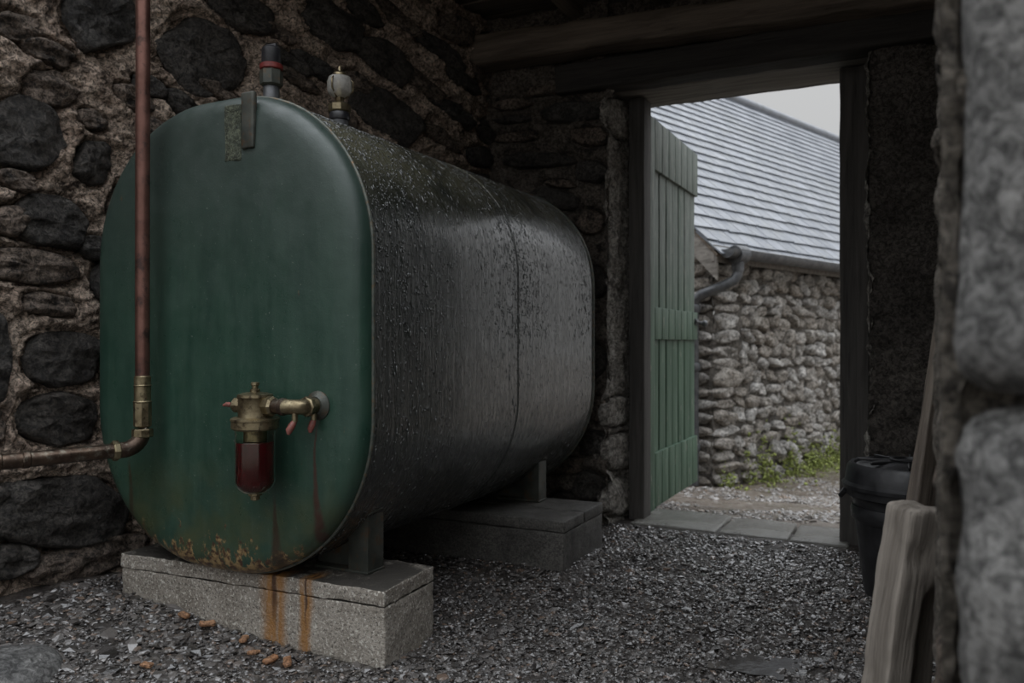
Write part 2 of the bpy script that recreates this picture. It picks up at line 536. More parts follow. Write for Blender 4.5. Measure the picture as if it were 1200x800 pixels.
def m_door():
    t = NT('green_door_paint')
    n1 = t.noise(1.0, 6, 0.65, t.scl(t.obj(), (20, 20, 1.6)), 0.4)
    col = t.mix(t.mr(n1, 0.3, 0.7), (0.038, 0.078, 0.047), (0.10, 0.162, 0.11))
    n2 = t.noise(1.0, 6, 0.7, t.scl(t.obj(), (60, 60, 9)))
    w = t.n('ShaderNodeNewGeometry')
    sp = t.n('ShaderNodeSeparateXYZ')
    t.l(w.outputs['Position'], sp.inputs[0])
    top = t.mr(sp.outputs['Z'], 0.75, 1.45)
    grey = t.mix(t.mr(n2, 0.3, 0.7), (0.10, 0.115, 0.10), (0.20, 0.215, 0.195))
    col = t.mix(t.math('MULTIPLY', top, t.mr(n1, 0.25, 0.6, 0.45, 0.95)), col, grey)
    col = t.mix(t.mr(n2, 0.60, 0.68), col, (0.30, 0.29, 0.245))
    t.bump([(n1, 0.4, 0.006), (n2, 0.35, 0.003)])
    return t.fin(col, 0.6, spec=0.35)
M['door'] = m_door()

def m_slate():
    t = NT('wet_slate')
    r = t.rnd()
    col = t.mix(r, (0.115, 0.128, 0.15), (0.22, 0.234, 0.26))
    col = t.mix(t.mr(t.noise(7, 6, 0.65), 0.4, 0.7), col, (0.17, 0.18, 0.185))
    t.bump([(t.noise(20, 5, 0.6), 0.3, 0.008)])
    return t.fin(col, t.mr(t.noise(9, 4, 0.6), 0.3, 0.7, 0.28, 0.5), spec=0.6)
M['slate'] = m_slate()

def m_ground(name, c1, c2, c3, wet=(0.16, 0.7), b=0.015, spec=0.5):
    t = NT(name)
    t.obj(False)
    col = t.mix(t.mr(t.noise(5, 6, 0.65), 0.3, 0.7), c1, c2)
    col = t.mix(t.mr(t.noise(28, 6, 0.7), 0.5, 0.65), col, c3)
    t.bump([(t.noise(55, 6, 0.7), 1.0, b), (t.noise(160, 4, 0.6), 0.7, b * 0.4)])
    return t.fin(col, t.mr(t.noise(3.2, 5, 0.6), 0.42, 0.58, wet[0], wet[1]), spec=spec)
M['floor'] = m_ground('shed_floor', (0.035, 0.03, 0.027), (0.07, 0.06, 0.053), (0.09, 0.075, 0.062), (0.2, 0.5))
M['mud'] = m_ground('yard_mud', (0.09, 0.068, 0.05), (0.19, 0.158, 0.128), (0.27, 0.245, 0.215), (0.05, 0.4), 0.010)
def m_gravel(name, c1, c2, c3, r0, r1, spec=0.55, coat=0.0):
    t = NT(name)
    g = t.n('ShaderNodeNewGeometry')
    rr = g.outputs['Random Per Island']
    col = t.mix(rr, c1, c2)
    col = t.mix(t.mr(t.math('FRACT', t.math('MULTIPLY', rr, 7.31)), 0.9, 0.96), col, c3)
    t.bump([(t.noise(140, 4, 0.65), 0.5, 0.004)])
    return t.fin(col, t.mr(t.math('FRACT', t.math('MULTIPLY', rr, 13.7)), 0.0, 1.0, r0, r1), spec=spec, coat=coat)
M['gravel'] = m_gravel('wet_gravel', (0.024, 0.0215, 0.020), (0.15, 0.137, 0.128), (0.16, 0.115, 0.088), 0.04, 0.26, 0.9, 0.6)
M['yard_pebble'] = m_gravel('yard_pebbles', (0.13, 0.115, 0.1), (0.3, 0.28, 0.26), (0.24, 0.17, 0.12), 0.06, 0.4, 0.8, 0.3)
M['ochre'] = m_rough('ochre_chip', (0.22, 0.105, 0.05), (0.36, 0.21, 0.12), 30, 0.6, 0.4, (0.6, 0.004), 120)
M['moss'] = m_gravel('moss', (0.13, 0.16, 0.035), (0.30, 0.34, 0.085), (0.14, 0.12, 0.07), 0.6, 0.8)
M['slab'] = m_ground('threshold_slab', (0.13, 0.125, 0.11), (0.24, 0.235, 0.215), (0.16, 0.15, 0.125), (0.05, 0.36), 0.006)
def m_plain(name, col, rough, b=0.2, sc=40, spec=0.5):
    t = NT(name)
    n1 = t.noise(sc, 5, 0.6)
    c = t.mix(t.mr(n1, 0.35, 0.7), col, tuple(min(1, x * 1.8 + 0.004) for x in col))
    t.bump([(t.noise(sc * 3, 4, 0.6), b, 0.003)])
    return t.fin(c, t.mr(n1, 0.3, 0.7, rough - 0.1, rough + 0.12), spec=spec)
M['plastic'] = m_plain('black_bin_plastic', (0.014, 0.014, 0.015), 0.42, 0.35, 18)
M['lichen'] = m_rough('lichen_metal', (0.05, 0.058, 0.042), (0.10, 0.11, 0.075), 40, 0.8, 0.3, (0.8, 0.006), 120, dark=(0.05, 0.06, 0.05))
def m_water():
    t = NT('puddle_water')
    t.bump([(t.noise(25, 3, 0.5), 0.05, 0.01)])
    return t.fin((0.06, 0.055, 0.05), 0.02, spec=1.0, coat=0.5)
M['water'] = m_water()
def m_bead():
    t = NT('water_bead')
    return t.fin((0.05, 0.055, 0.052), 0.04, spec=1.0, coat=1.0)
M['bead'] = m_bead()

# ================================================================== large structure
# ---------------- left wall: rubble and mortar, an old wall that leans in above the tank
WALL_Y0, WALL_Y1, WALL_Z1 = 0.8, 3.56, 2.42
def xw(Y, z):
    return -2.45 + 0.05 * (Y - 1.4) + 0.47 * ss((Y - 1.6) / 1.8) * ss((z - 1.24) / 0.5)
def hit_left(px, py):
    r = ray(px, py)
    lo, hi = 0.5, 6.5
    for _ in range(60):
        mid = (lo + hi) / 2
        p = np.array([0, 0, CAMZ]) + r * mid
        if p[0] > xw(p[1], p[2]):
            lo = mid
        else:
            hi = mid
    return p[1], p[2]
END_Y = 3.5
def hit_end(px, py):
    r = ray(px, py)
    p = np.array([0, 0, CAMZ]) + r * (END_Y / r[1])
    return p[0], p[2]

def affine(hit, px, py, w, h, deg):
    a = math.radians(deg)
    c = np.array(hit(px, py))
    u = np.array(hit(px + w / 2 * math.cos(a), py + w / 2 * math.sin(a))) - c
    v = np.array(hit(px + h / 2 * math.sin(a), py - h / 2 * math.cos(a))) - c
    return c, u, v
def rho(st, A, B):
    c, u, v = st[:3]
    det = u[0] * v[1] - u[1] * v[0]
    da, db = A - c[0], B - c[1]
    p = (da * v[1] - db * v[0]) / det
    q = (-da * u[1] + db * u[0]) / det
    return (np.abs(p) ** 2.6 + np.abs(q) ** 2.6) ** (1 / 2.6)

def stone_piece(st, surf, mat, parent, seed, seg=30, rings=7, proud=0.035, rough=0.012, name='stone', poly=0.6, dpow=5.0):
    c, u, v = st[:3]
    rng = random.Random(seed)
    ex = rng.uniform(2.2, 3.4)
    V = []
    ang = np.linspace(0, 2 * np.pi, seg, endpoint=False)
    cs, sn = np.cos(ang), np.sin(ang)
    rr = (np.abs(cs) ** ex + np.abs(sn) ** ex) ** (-1 / ex)
    k = rng.randint(5, 7)                              # blend in a random angular outline
    off_a = rng.uniform(0, 6.28)
    pr = np.full(seg, 9.0)
    for j in range(k):
        aj = off_a + (j + rng.uniform(-0.28, 0.28)) * 2 * np.pi / k
        cc_ = np.cos(ang - aj)
        pr = np.where(cc_ > 0.05, np.minimum(pr, rng.uniform(0.78, 1.0) / np.maximum(cc_, 0.05)), pr)
    rr = rr * (1 - poly) + np.minimum(pr, 1.35 * rr) * poly
    on = np.stack([cs * 1.3 + seed, sn * 1.3, np.full(seg, seed * 0.7)], 1)
    rr = rr * (1 + 0.13 * fbm(on, 1.1, 3, seed))
    fr = [0.0, 0.22, 0.42, 0.6, 0.76, 0.89, 0.97, 1.03][-rings:] if rings < 8 else [0.0, 0.22, 0.42, 0.6, 0.76, 0.89, 0.97, 1.03]
    tilt = (rng.uniform(-0.25, 0.25), rng.uniform(-0.3, 0.3))
    pts = []
    for f in [0.0] + [x for x in fr if x > 0]:
        pts.append(np.stack([cs * rr * f, sn * rr * f, np.full(seg, f)], 1))
    pts = np.concatenate([pts[0][:1]] + pts[1:], 0)
    A = c[0] + pts[:, 0] * u[0] + pts[:, 1] * v[0]
    B = c[1] + pts[:, 0] * u[1] + pts[:, 1] * v[1]
    dome = np.sqrt(np.clip(1 - pts[:, 2] ** dpow, 0, 1))
    off = proud * dome * (1 + tilt[0] * pts[:, 0] + tilt[1] * pts[:, 1]) - 0.022 * (pts[:, 2] > 1.0) - 0.004
    q = np.stack([A, B, np.full(len(A), seed * 1.31)], 1)
    q2 = q * np.array([1.0, 3.2, 1.0]) + 0.25 * q[:, [1, 0, 2]]
    st_ = fbm(q2, 11, 4, seed + 3, 0.62)
    off = off + rough * (0.75 * fbm(q, 14, 4, seed, 0.6) + 0.8 * st_) * np.minimum(1, 1.6 * dome + 0.2)
    W = surf(A, B, off)
    Vc, ce = centred(W)
    F = []
    n = (len(pts) - 1) // seg
    for k in range(seg):
        F.append((0, 1 + k, 1 + (k + 1) % seg))
    for j in range(n - 1):
        for k in range(seg):
            k2 = (k + 1) % seg
            F.append((1 + j * seg + k, 1 + (j + 1) * seg + k, 1 + (j + 1) * seg + k2, 1 + j * seg + k2))
    # make normals face out of the wall
    a, b, cc = W[F[0][0]], W[F[0][1]], W[F[0][2]]
    nrm = np.cross(b - a, cc - a)
    out = surf(np.array([c[0]]), np.array([c[1]]), np.array([0.1]))[0] - surf(np.array([c[0]]), np.array([c[1]]), np.array([0.0]))[0]
    if nrm @ out < 0:
        F = [f[::-1] for f in F]
    me = mesh_np(name, Vc, F)
    return link(name, me, mat, parent, ce - np.array(parent.location))

def wall_grid(a0, a1, b0, b1, step, surf, stones, seed, amp=1.0, skip=None):
    na, nb = int((a1 - a0) / step) + 1, int((b1 - b0) / step) + 1
    A, B = np.meshgrid(np.linspace(a0, a1, na), np.linspace(b0, b1, nb), indexing='ij')
    q = np.stack([A, B * 1.5, np.full(A.shape, seed * 2.1)], -1)
    off = amp * (0.020 * fbm(q, 3.2, 2, seed) + 0.017 * fbm(q, 13, 3, seed + 5, 0.62) + 0.010 * fbm(q, 48, 3, seed + 9, 0.65) * (0.6 + 0.4 * vn(q, 5, seed + 40)))
    for st in stones:
        r = rho(st, A, B)
        off = off - 0.020 * np.exp(-((r - 1.06) / 0.09) ** 2) - 0.045 * ss((1.02 - r) / 0.12)
    W = surf(A.ravel(), B.ravel(), off.ravel())
    I = np.arange(na * nb).reshape(na, nb)
    F = np.stack([I[:-1, :-1], I[1:, :-1], I[1:, 1:], I[:-1, 1:]], -1).reshape(-1, 4)
    if skip is not None:
        ca = (A[:-1, :-1] + step / 2).ravel()
        cb = (B[:-1, :-1] + step / 2).ravel()
        F = F[~skip(ca, cb)]
    a, b, cc = W[F[0][0]], W[F[0][1]], W[F[0][2]]
    return W, F

def surf_left(A, B, off):
    return np.stack([xw(A, B) + off, A, B], 1)
# the stones the photograph shows: pixel centre, width, height, tilt, warm?
LEFT = [(120, 18, 96, 78, 28, 0), (243, 65, 104, 74, 32, 0), (288, 12, 84, 44, 33, 0), (393, 30, 78, 50, 38, 0),
        (28, 158, 96, 92, 14, 0), (110, 191, 46, 52, 20, 0), (62, 104, 64, 40, 24, 1), (66, 262, 92, 62, 16, 0),
        (78, 421, 96, 66, 2, 0), (72, 490, 96, 66, 2, 0), (40, 312, 122, 44, 6, 1), (60, 357, 66, 28, 10, 1), (-12, 420, 50, 120, 0, 0),
        (-14, 500, 44, 50, 0, 1), (82, 602, 150, 92, -3, 0), (-10, 600, 60, 80, 0, 0), (112, 652, 136, 42, -17, 1), (70, 700, 150, 34, -14, 0),
        (10, 660, 80, 40, -10, 0), (135, 330, 46, 50, 4, 0), (160, 115, 52, 26, 34, 1), (190, 158, 56, 28, 34, 1), (178, 100, 40, 20, 30, 0), (150, 238, 40, 44, 20, 1),
        (214, 120, 44, 20, 38, 0), (20, 30, 60, 34, 20, 1), (340, 70, 62, 14, 36, 0), (352, 92, 60, 12, 34, 1), (372, 78, 70, 16, 33, 0), (330, 40, 44, 16, 36, 1),
        (455, 70, 76, 34, 42, 0), (458, 132, 96, 44, 38, 0), (420, 95, 40, 18, 38, 1), (500, 100, 60, 16, 42, 1), (520, 60, 70, 18, 44, 0), (535, 130, 60, 16, 40, 0),
        (470, 20, 70, 16, 44, 1), (430, 14, 50, 18, 42, 0), (545, 95, 46, 14, 42, 0), (520, 160, 56, 14, 36, 1), (20, 210, 46, 24, 14, 1), (14, 258, 36, 40, 10, 1), (115, 290, 44, 30, 8, 0),
        (110, 140, 40, 24, 26, 1), (60, 60, 66, 26, 26, 1), (260, 108, 60, 16, 32, 1)]
left_st = [affine(hit_left, *s[:5]) + (s[5],) for s in LEFT]
rng = random.Random(5)
zc = 0.06
while zc < 2.38:                                   # fill the courses between them
    hh = rng.uniform(0.035, 0.075)
    yc = 0.85 + rng.uniform(0, 0.2)
    while yc < 3.5:
        ww = rng.uniform(0.05, 0.17)
        st = (np.array([yc + ww, zc + hh]), np.array([ww * 0.92, rng.uniform(-0.12, 0.12) * ww]), np.array([0.0, hh * 0.9]))
        ok = True
        for s2 in left_st:
            if abs(s2[0][0] - st[0][0]) > 0.7 or abs(s2[0][1] - st[0][1]) > 0.5:
                continue
            pa = np.linspace(0, 2 * np.pi, 12)
            Aa = np.append(st[0][0] + 0.9 * ww * np.cos(pa), st[0][0])
            Bb = np.append(st[0][1] + 0.9 * hh * np.sin(pa), st[0][1])
            if rho(s2, Aa, Bb).min() < 1.08:
                ok = False
                break
        if ok and rng.random() < (0.8 if yc > 2.2 else 0.62):
            left_st.append(st + (rng.choice([0, 1, 1]),))
        yc += 2 * ww + 0.015
    zc += 2 * hh + 0.01
W, F = wall_grid(WALL_Y0, WALL_Y1, -0.06, WALL_Z1, 0.0065, surf_left, left_st, 3)
wall_left = tag(link('wall_left', mesh_np('wall_left', W, F), M['mortar']), kind='structure')
wall_left.data.polygons.foreach_set('use_smooth', [True] * len(wall_left.data.polygons))
for i, st in enumerate(left_st):
    big = i < len(LEFT)
    stone_piece(st, surf_left, M['stone_warm'] if st[3] else M['stone'], wall_left, i + 1, 34 if big else 16, 8 if big else 5,
                0.016 if big else 0.016, 0.015 if big else 0.011)
# thickness of the wall behind
mb = MB().box((-2.85, 1.9, 1.18), (0.6, 3.5, 2.5))
link('wall_core', mb.mesh('wall_core', False), M['mortar_dark'], wall_left)

# ---------------- end wall with the doorway
def surf_end(A, B, off):
    return np.stack([A, END_Y - off, B], 1)
ENDS = [(672, 130, 84, 26, -3, 0), (625, 187, 96, 22, 0, 0), (650, 232, 60, 22, 18, 0), (600, 122, 50, 14, -6, 1), (640, 105, 60, 12, -8, 1), (605, 160, 56, 12, -4, 1), (690, 160, 50, 22, -2, 1),
        (690, 200, 40, 26, 0, 0), (692, 260, 36, 30, 0, 1), (690, 420, 40, 40, 0, 0), (696, 330, 30, 40, 0, 0), (694, 520, 34, 30, 2, 0), (690, 570, 40, 40, 2, 0), (662, 545, 40, 24, 2, 1), (655, 215, 40, 10, 3, 1),
        (660, 585, 40, 20, 2, 0), (600, 140, 40, 9, -4, 0), (700, 480, 24, 30, 0, 1)]
end_st = [affine(hit_end, *s[:5]) + (s[5],) for s in ENDS]
ENDR = []
endr_st = [affine(hit_end, *s[:5]) + (s[5],) for s in ENDR]
wall_end = tag(link('wall_back', None, None), kind='structure')
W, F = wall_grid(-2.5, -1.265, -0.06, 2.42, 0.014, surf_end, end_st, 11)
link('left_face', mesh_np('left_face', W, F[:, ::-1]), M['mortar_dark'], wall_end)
W, F = wall_grid(-0.17, 0.5, -0.06, 2.42, 0.014, surf_end, endr_st, 12)
link('right_face', mesh_np('right_face', W, F[:, ::-1]), M['mortar_black'], wall_end)
for i, st in enumerate(end_st + endr_st):
    stone_piece(st, surf_end, M['mortar_black'] if i >= len(end_st) else M['stone_warm'] if st[3] else M['stone'], wall_end, 500 + i, 24, 7, 0.022 if i < len(end_st) else 0.004, 0.012, poly=0.75)
# rough rendered reveals, splayed towards the frame
def surf_rev(A, B, off):                            # A runs 0..1 from the room face to the back
    return np.stack([-1.268 + 0.05 * A + off, END_Y - 0.012 + 0.44 * A, B], 1)
rv_st = [(np.array([0.3, z]), np.array([0.34, 0.0]), np.array([0.0, h])) for z, h in ((0.12, 0.085), (0.33, 0.09), (0.52, 0.07), (1.9, 0.09))]
W, F = wall_grid(0.0, 1.0, -0.06, 2.05, 0.016, surf_rev, rv_st, 13, 0.7)
link('reveal', mesh_np('reveal', W, F[:, ::-1]), M['reveal'], wall_end)
for i, st in enumerate(rv_st):
    stone_piece(st, surf_rev, M['reveal'], wall_end, 700 + i, 20, 7, 0.02, 0.008)
def surf_revr(A, B, off):
    return np.stack([-0.172 - off, END_Y - 0.012 + 0.44 * A, B], 1)
W, F = wall_grid(0.0, 1.0, -0.06, 2.05, 0.016, surf_revr, [], 14, 0.7)
link('reveal', mesh_np('reveal', W, F), M['reveal'], wall_end)
mb = MB().box((-2.06, 3.73, 1.18), (1.42, 0.4, 2.5)).box((0.35, 3.73, 1.18), (0.96, 0.4, 2.5)).box((-0.72, 3.73, 2.28), (1.3, 0.38, 0.26))
link('wall_core', mb.mesh('wall_core', False), M['mortar_dark'], wall_end)
# lintel timbers; the front one is coloured dark to stand for shade
mb = MB().rbox((-0.62, 3.505, 2.065), (1.78, 0.13, 0.13), 0.012, None, (40, 4, 4), 0.006, 6, 33)
link('lintel', local(mb, wall_end).mesh('lintel', True, 50), M['oak_shaded'], wall_end)
mb = MB().rbox((-0.62, 3.74, 2.07), (1.78, 0.33, 0.125), 0.012, None, (40, 8, 4), 0.006, 6, 3)
link('lintel', local(mb, wall_end).mesh('lintel', True, 50), M['lintel'], wall_end)
rot = Matrix.Rotation(math.radians(2.1), 3, 'Y')
mb = MB().rbox((-0.88, 3.42, 2.2), (2.3, 0.15, 0.125), 0.02, rot, (50, 4, 4), 0.016, 4, 8)
link('beam', mb.mesh('beam', True, 60), M['oak_x'], wall_end)

# ---------------- door frame and the green door, opened outwards
frame = tag(link('trim_1', None), kind='structure')
mb = MB().rbox((-1.187, 3.73, 1.0), (0.075, 0.11, 2.0), 0.004, None, (2, 2, 30), 0.002, 8, 2)
link('jamb', mb.mesh('jamb', True, 40), M['oak_z'], frame)
mb = MB().rbox((-0.236, 3.72, 0.995), (0.112, 0.13, 2.01), 0.004, None, (2, 2, 30), 0.003, 6, 4)
link('jamb', mb.mesh('jamb', True, 40), M['oak_z'], frame)

door = tag(link('door_1', None, None, None, (-1.185, 3.8, 0.0)), kind='structure')
DW, DZ0, DZ1 = 0.97, 0.015, 1.955
nb = 7
bw = (DW - 0.10) / nb
mb = MB().rbox((0, 0.05, (DZ0 + DZ1) / 2), (0.044, 0.10, DZ1 - DZ0), 0.004, None, (1, 1, 12), 0.001, 9, 5)
link('stile', mb.mesh('stile', True, 40), M['door'], door)
for i in range(nb):
    y = 0.10 + bw * (i + 0.5)
    mb = MB().rbox((0, 0, 0), (0.024, bw - 0.016, DZ1 - DZ0 - 0.01), 0.004, None, (1, 1, 12), 0.0012, 9, 20 + i)
    link('board', mb.mesh('board', True, 40), M['door'], door, (-0.006 + (i % 3 - 1) * 0.0015, y, (DZ0 + DZ1) / 2))
mb = MB().box((-0.021, DW / 2 + 0.02, (DZ0 + DZ1) / 2), (0.006, DW - 0.08, DZ1 - DZ0 - 0.03))
link('backing', mb.mesh('backing', False), M['oak_z'], door)
for z, h in ((1.83, 0.25), (0.94, 0.16), (0.16, 0.27)):   # rails, each grooved into short faces like the boards
    for i in range(nb):
        y = 0.10 + bw * (i + 0.5)
        mb = MB().rbox((0, 0, 0), (0.02, bw - 0.009, h), 0.003, None, (1, 1, 2), 0.0008, 14, 40 + i)
        link('rail_panel', mb.mesh('rail_panel', True, 40), M['door'], door, (0.0125, y, z))
for z in (0.2, 0.94, 1.78):
    mb = MB().lathe([(0.011, -0.06), (0.011, 0.06)], (0.005, -0.012, z), seg=12)
    link('hinge', mb.mesh('hinge', True, 40), M['iron'], door)
# latch on the free edge
lt = link('latch', MB().rbox((0.026, DW - 0.045, 0.965), (0.012, 0.07, 0.035), 0.003).mesh('latch', True, 40), M['iron'], door)
link('latch_bar', MB().tube([(0.034, DW - 0.09, 0.965), (0.034, DW + 0.03, 0.965)], 0.007, 10).mesh('latch_bar', True, 40), M['iron'], lt)
link('latch_knob', MB().lathe([(0.006, 0.0), (0.008, 0.015), (0.018, 0.022), (0.022, 0.034), (0.016, 0.046), (0.004, 0.05)], (0.03, DW + 0.0, 0.955), (1, 0.2, 0), 14).mesh('latch_knob', True, 40), M['iron'], lt)

# ---------------- right: the stub wall by the camera and the wall behind it
pier = tag(link('wall_right', None), kind='structure')
def surf_pi(A, B, off):                              # inner face of the pier (A = Y)
    return np.stack([0.032 - off, A, B], 1)
W, F = wall_grid(0.83, 1.38, -0.06, 2.42, 0.012, surf_pi, [], 21, 0.35)
link('inner_face', mesh_np('inner_face', W, F[:, ::-1]), M['pier_mortar'], pier)
def surf_pf(A, B, off):                              # end face towards the camera (A = X)
    return np.stack([A, 0.845 - off, B], 1)
W, F = wall_grid(0.02, 1.6, -0.06, 2.42, 0.014, surf_pf, [], 22, 0.6)
link('end_face', mesh_np('end_face', W, F), M['pier_mortar'], pier)
mb = MB().box((0.835, 1.12, 1.18), (1.56, 0.5, 2.5)).box((0.62, 2.4, 1.18), (0.46, 2.3, 2.5))
link('wall_core', mb.mesh('wall_core', False), M['pier_mortar'], pier)
def surf_wr(A, B, off):
    return np.stack([0.38 - off, A, B], 1)
W, F = wall_grid(1.3, 3.56, -0.06, 2.42, 0.02, surf_wr, [], 23)
link('inner_face', mesh_np('inner_face', W, F[:, ::-1]), M['mortar_dark'], pier)
zs = [0.02, 0.40, 0.806, 1.27, 1.68, 2.06, 2.4]
for k in range(6):
    z0, z1 = zs[k], zs[k + 1] - 0.014
    x = 0.034
    for j in range(2):
        w = (0.56, 0.7)[(j + k) % 2]
        mb = MB().rbox((0, 0, 0), (w, 0.14, z1 - z0), 0.045, None, (16, 3, 14), 0.012, 7, 60 + k * 3 + j, 4)
        link('stone', mb.mesh('stone'), M['pier'], pier, (x + w / 2, 0.85, (z0 + z1) / 2))
        x += w + 0.02
rng = random.Random(8)
z = 0.03
i = 0
while z < 2.3:                                        # small packing stones up the inner corner of the pier
    h = rng.uniform(0.03, 0.08)
    y = rng.uniform(0.95, 1.05)
    for q in range(2):
        w = rng.uniform(0.06, 0.1)
        st = (np.array([y + w, z + h]), np.array([w * 0.9, 0]), np.array([0, h * 0.85]))
        stone_piece(st, surf_pi, M['stone_warm'] if rng.random() < 0.5 else M['pier_mortar'], pier, 800 + i, 16, 5, 0.012, 0.006)
        i += 1
        y += 2 * w + 0.02
    z += 2 * h + 0.02

# ---------------- ceiling: boards on joists
ceil = tag(link('ceiling', None), kind='structure')
rng = random.Random(3)
y = 1.68
i = 0
while y < 3.95:
    w = rng.uniform(0.13, 0.2)
    mb = MB().rbox((0, 0, 0), (3.4, w - 0.006, 0.025), 0.004, None, (16, 1, 1), 0.003, 5, 90 + i)
    link('board', mb.mesh('board', True, 40), M['board_y'], ceil, (-1.15, y + w / 2, 2.47 + rng.uniform(-0.003, 0.003)))
    y += w
    i += 1
for i, x in enumerate((-1.98, -1.42, -1.02, -0.58, -0.12, 0.3)):
    mb = MB().rbox((0, 0, 0), (0.075, 2.2, 0.10), 0.012, None, (2, 30, 2), 0.008, 5, 120 + i)
    link('joist', mb.mesh('joist', True, 50), M['oak_y'], ceil, (x, 2.75, 2.405))
# roof covering over the shed
mb = MB().box((-1.15, 2.82, 2.52), (3.6, 2.28, 0.05))
link('roof_deck', mb.mesh('roof_deck', False), M['slate'], ceil)

# ---------------- floor and yard
def floor_z(X, Y):
    h = 0.075 * ss((-1.35 - X) / 1.0) * ss((2.4 - Y) / 0.8) + 0.02 * ss((Y - 2.2) / 0.6) * ss((3.3 - Y) / 0.3)
    q = np.stack([X, Y, np.zeros_like(X)], -1)
    return h + 0.012 * fbm(q, 2.3, 3, 31) - 0.012 * np.exp(-(((X + 0.36) / 0.22) ** 2 + ((Y - 2.2) / 0.22) ** 2))
na, nbb = 150, 190
A, B = np.meshgrid(np.linspace(-2.6, 1.7, na), np.linspace(-1.0, 3.74, nbb), indexing='ij')
q = np.stack([A, B, np.zeros_like(A)], -1)
Z = floor_z(A, B) + 0.004 * fbm(q, 22, 2, 33)
I = np.arange(na * nbb).reshape(na, nbb)
F = np.stack([I[:-1, :-1], I[1:, :-1], I[1:, 1:], I[:-1, 1:]], -1).reshape(-1, 4)
floor = tag(link('floor', mesh_np('floor', np.stack([A.ravel(), B.ravel(), Z.ravel()], 1), F), M['floor']), kind='structure')

def yard_z(X, Y):
    q = np.stack([X, Y, np.zeros_like(X)], -1)
    return -0.105 * np.clip((Y - 3.9) / 1.0, 0, 2.2) + 0.016 * fbm(q, 1.9, 4, 41) - 0.012
xs = np.concatenate([np.linspace(-30, -3.2, 12), np.linspace(-3, 2.2, 150), np.linspace(2.4, 30, 12)])
ys = np.concatenate([np.linspace(3.7, 8.0, 130), np.linspace(8.3, 40, 16)])
A, B = np.meshgrid(xs, ys, indexing='ij')
q = np.stack([A, B, np.zeros_like(A)], -1)
Z = yard_z(A, B) + 0.006 * fbm(q, 14, 3, 43)
I = np.arange(A.size).reshape(A.shape)
F = np.stack([I[:-1, :-1], I[1:, :-1], I[1:, 1:], I[:-1, 1:]], -1).reshape(-1, 4)
tag(link('ground', mesh_np('ground', np.stack([A.ravel(), B.ravel(), Z.ravel()], 1), F), M['mud']), kind='structure')
mb = MB()
mb.add([(-30, -30, -0.05), (30, -30, -0.05), (30, 3.7, -0.08), (-30, 3.7, -0.08)], [(0, 1, 2, 3)])
tag(link('outer_ground', mb.mesh('outer_ground', False), M['mud']), kind='structure')

# threshold flagstones in the doorway
th = thing('threshold', 'flat wet grey flagstone threshold across the open doorway', 'doorstep', (-0.73, 3.72, 0))
xx = -1.19
for i, w in enumerate((0.40, 0.30, 0.24)):
    mb = MB().rbox((0, 0, 0), (w - 0.008, 0.36 - 0.02 * i, 0.07), 0.01, None, (10, 8, 1), 0.004, 7, 150 + i)
    link('flagstone', mb.mesh('flagstone', True, 50), M['slab'], th, (xx + w / 2 + 0.73, 0.035, -0.018 - 0.004 * i))
    xx += w

# ================================================================== the outbuilding across the yard
PHI = math.radians(46)                              # eaves run away to the right of the view
wdir = FW * math.cos(PHI) + RT * math.sin(PHI)
ndir = -FW * math.sin(PHI) + RT * math.cos(PHI)       # out of the front wall
ndir = ndir / np.linalg.norm(ndir)
CORN = np.array([0, 0, 0]) + FW * 6.0 + RT * (235 / FPX * 6.0)
EAVE = 1.55
BASE = -0.24
ob = thing('outbuilding', 'low rubble stone outbuilding with a wet slate roof across the yard', 'building', tuple(CORN + np.array([0, 0, BASE])))
def B3(t, n, z):                                      # building space -> root space (t along wall, n out, z above base)
    return np.array([wdir[0] * t + ndir[0] * n, wdir[1] * t + ndir[1] * n, z])
def surf_front(A, B, off):
    return np.stack([wdir[0] * A + ndir[0] * off + CORN[0], wdir[1] * A + ndir[1] * off + CORN[1], B + BASE], 1)
def surf_gable(A, B, off):                            # A runs back from the corner along -n
    return np.stack([-ndir[0] * A - wdir[0] * off + CORN[0], -ndir[1] * A - wdir[1] * off + CORN[1], B + BASE], 1)
HW = EAVE - BASE
DEEP = 5.0
W, F = wall_grid(0.0, 9.0, -0.2, HW + 0.02, 0.035, surf_front, [], 51, 1.0)
fw = link('front_wall', mesh_np('front_wall', W - np.array(ob.location), F), M['yard_mortar'], ob)
W, F = wall_grid(0.0, DEEP, -0.2, HW + 0.02, 0.06, surf_gable, [], 52, 1.0)
gw = link('gable_wall', mesh_np('gable_wall', W - np.array(ob.location), F), M['yard_mortar'], ob)
PIT = math.radians(45)
RUN = 2.5
mb = MB()
mb.add([B3(0.0, 0, HW), B3(0.0, -RUN, HW + RUN * math.tan(PIT)), B3(0.0, -2 * RUN, HW)], [(0, 1, 2)])
link('gable_peak', mb.mesh('gable_peak', False), M['yard_mortar'], ob)

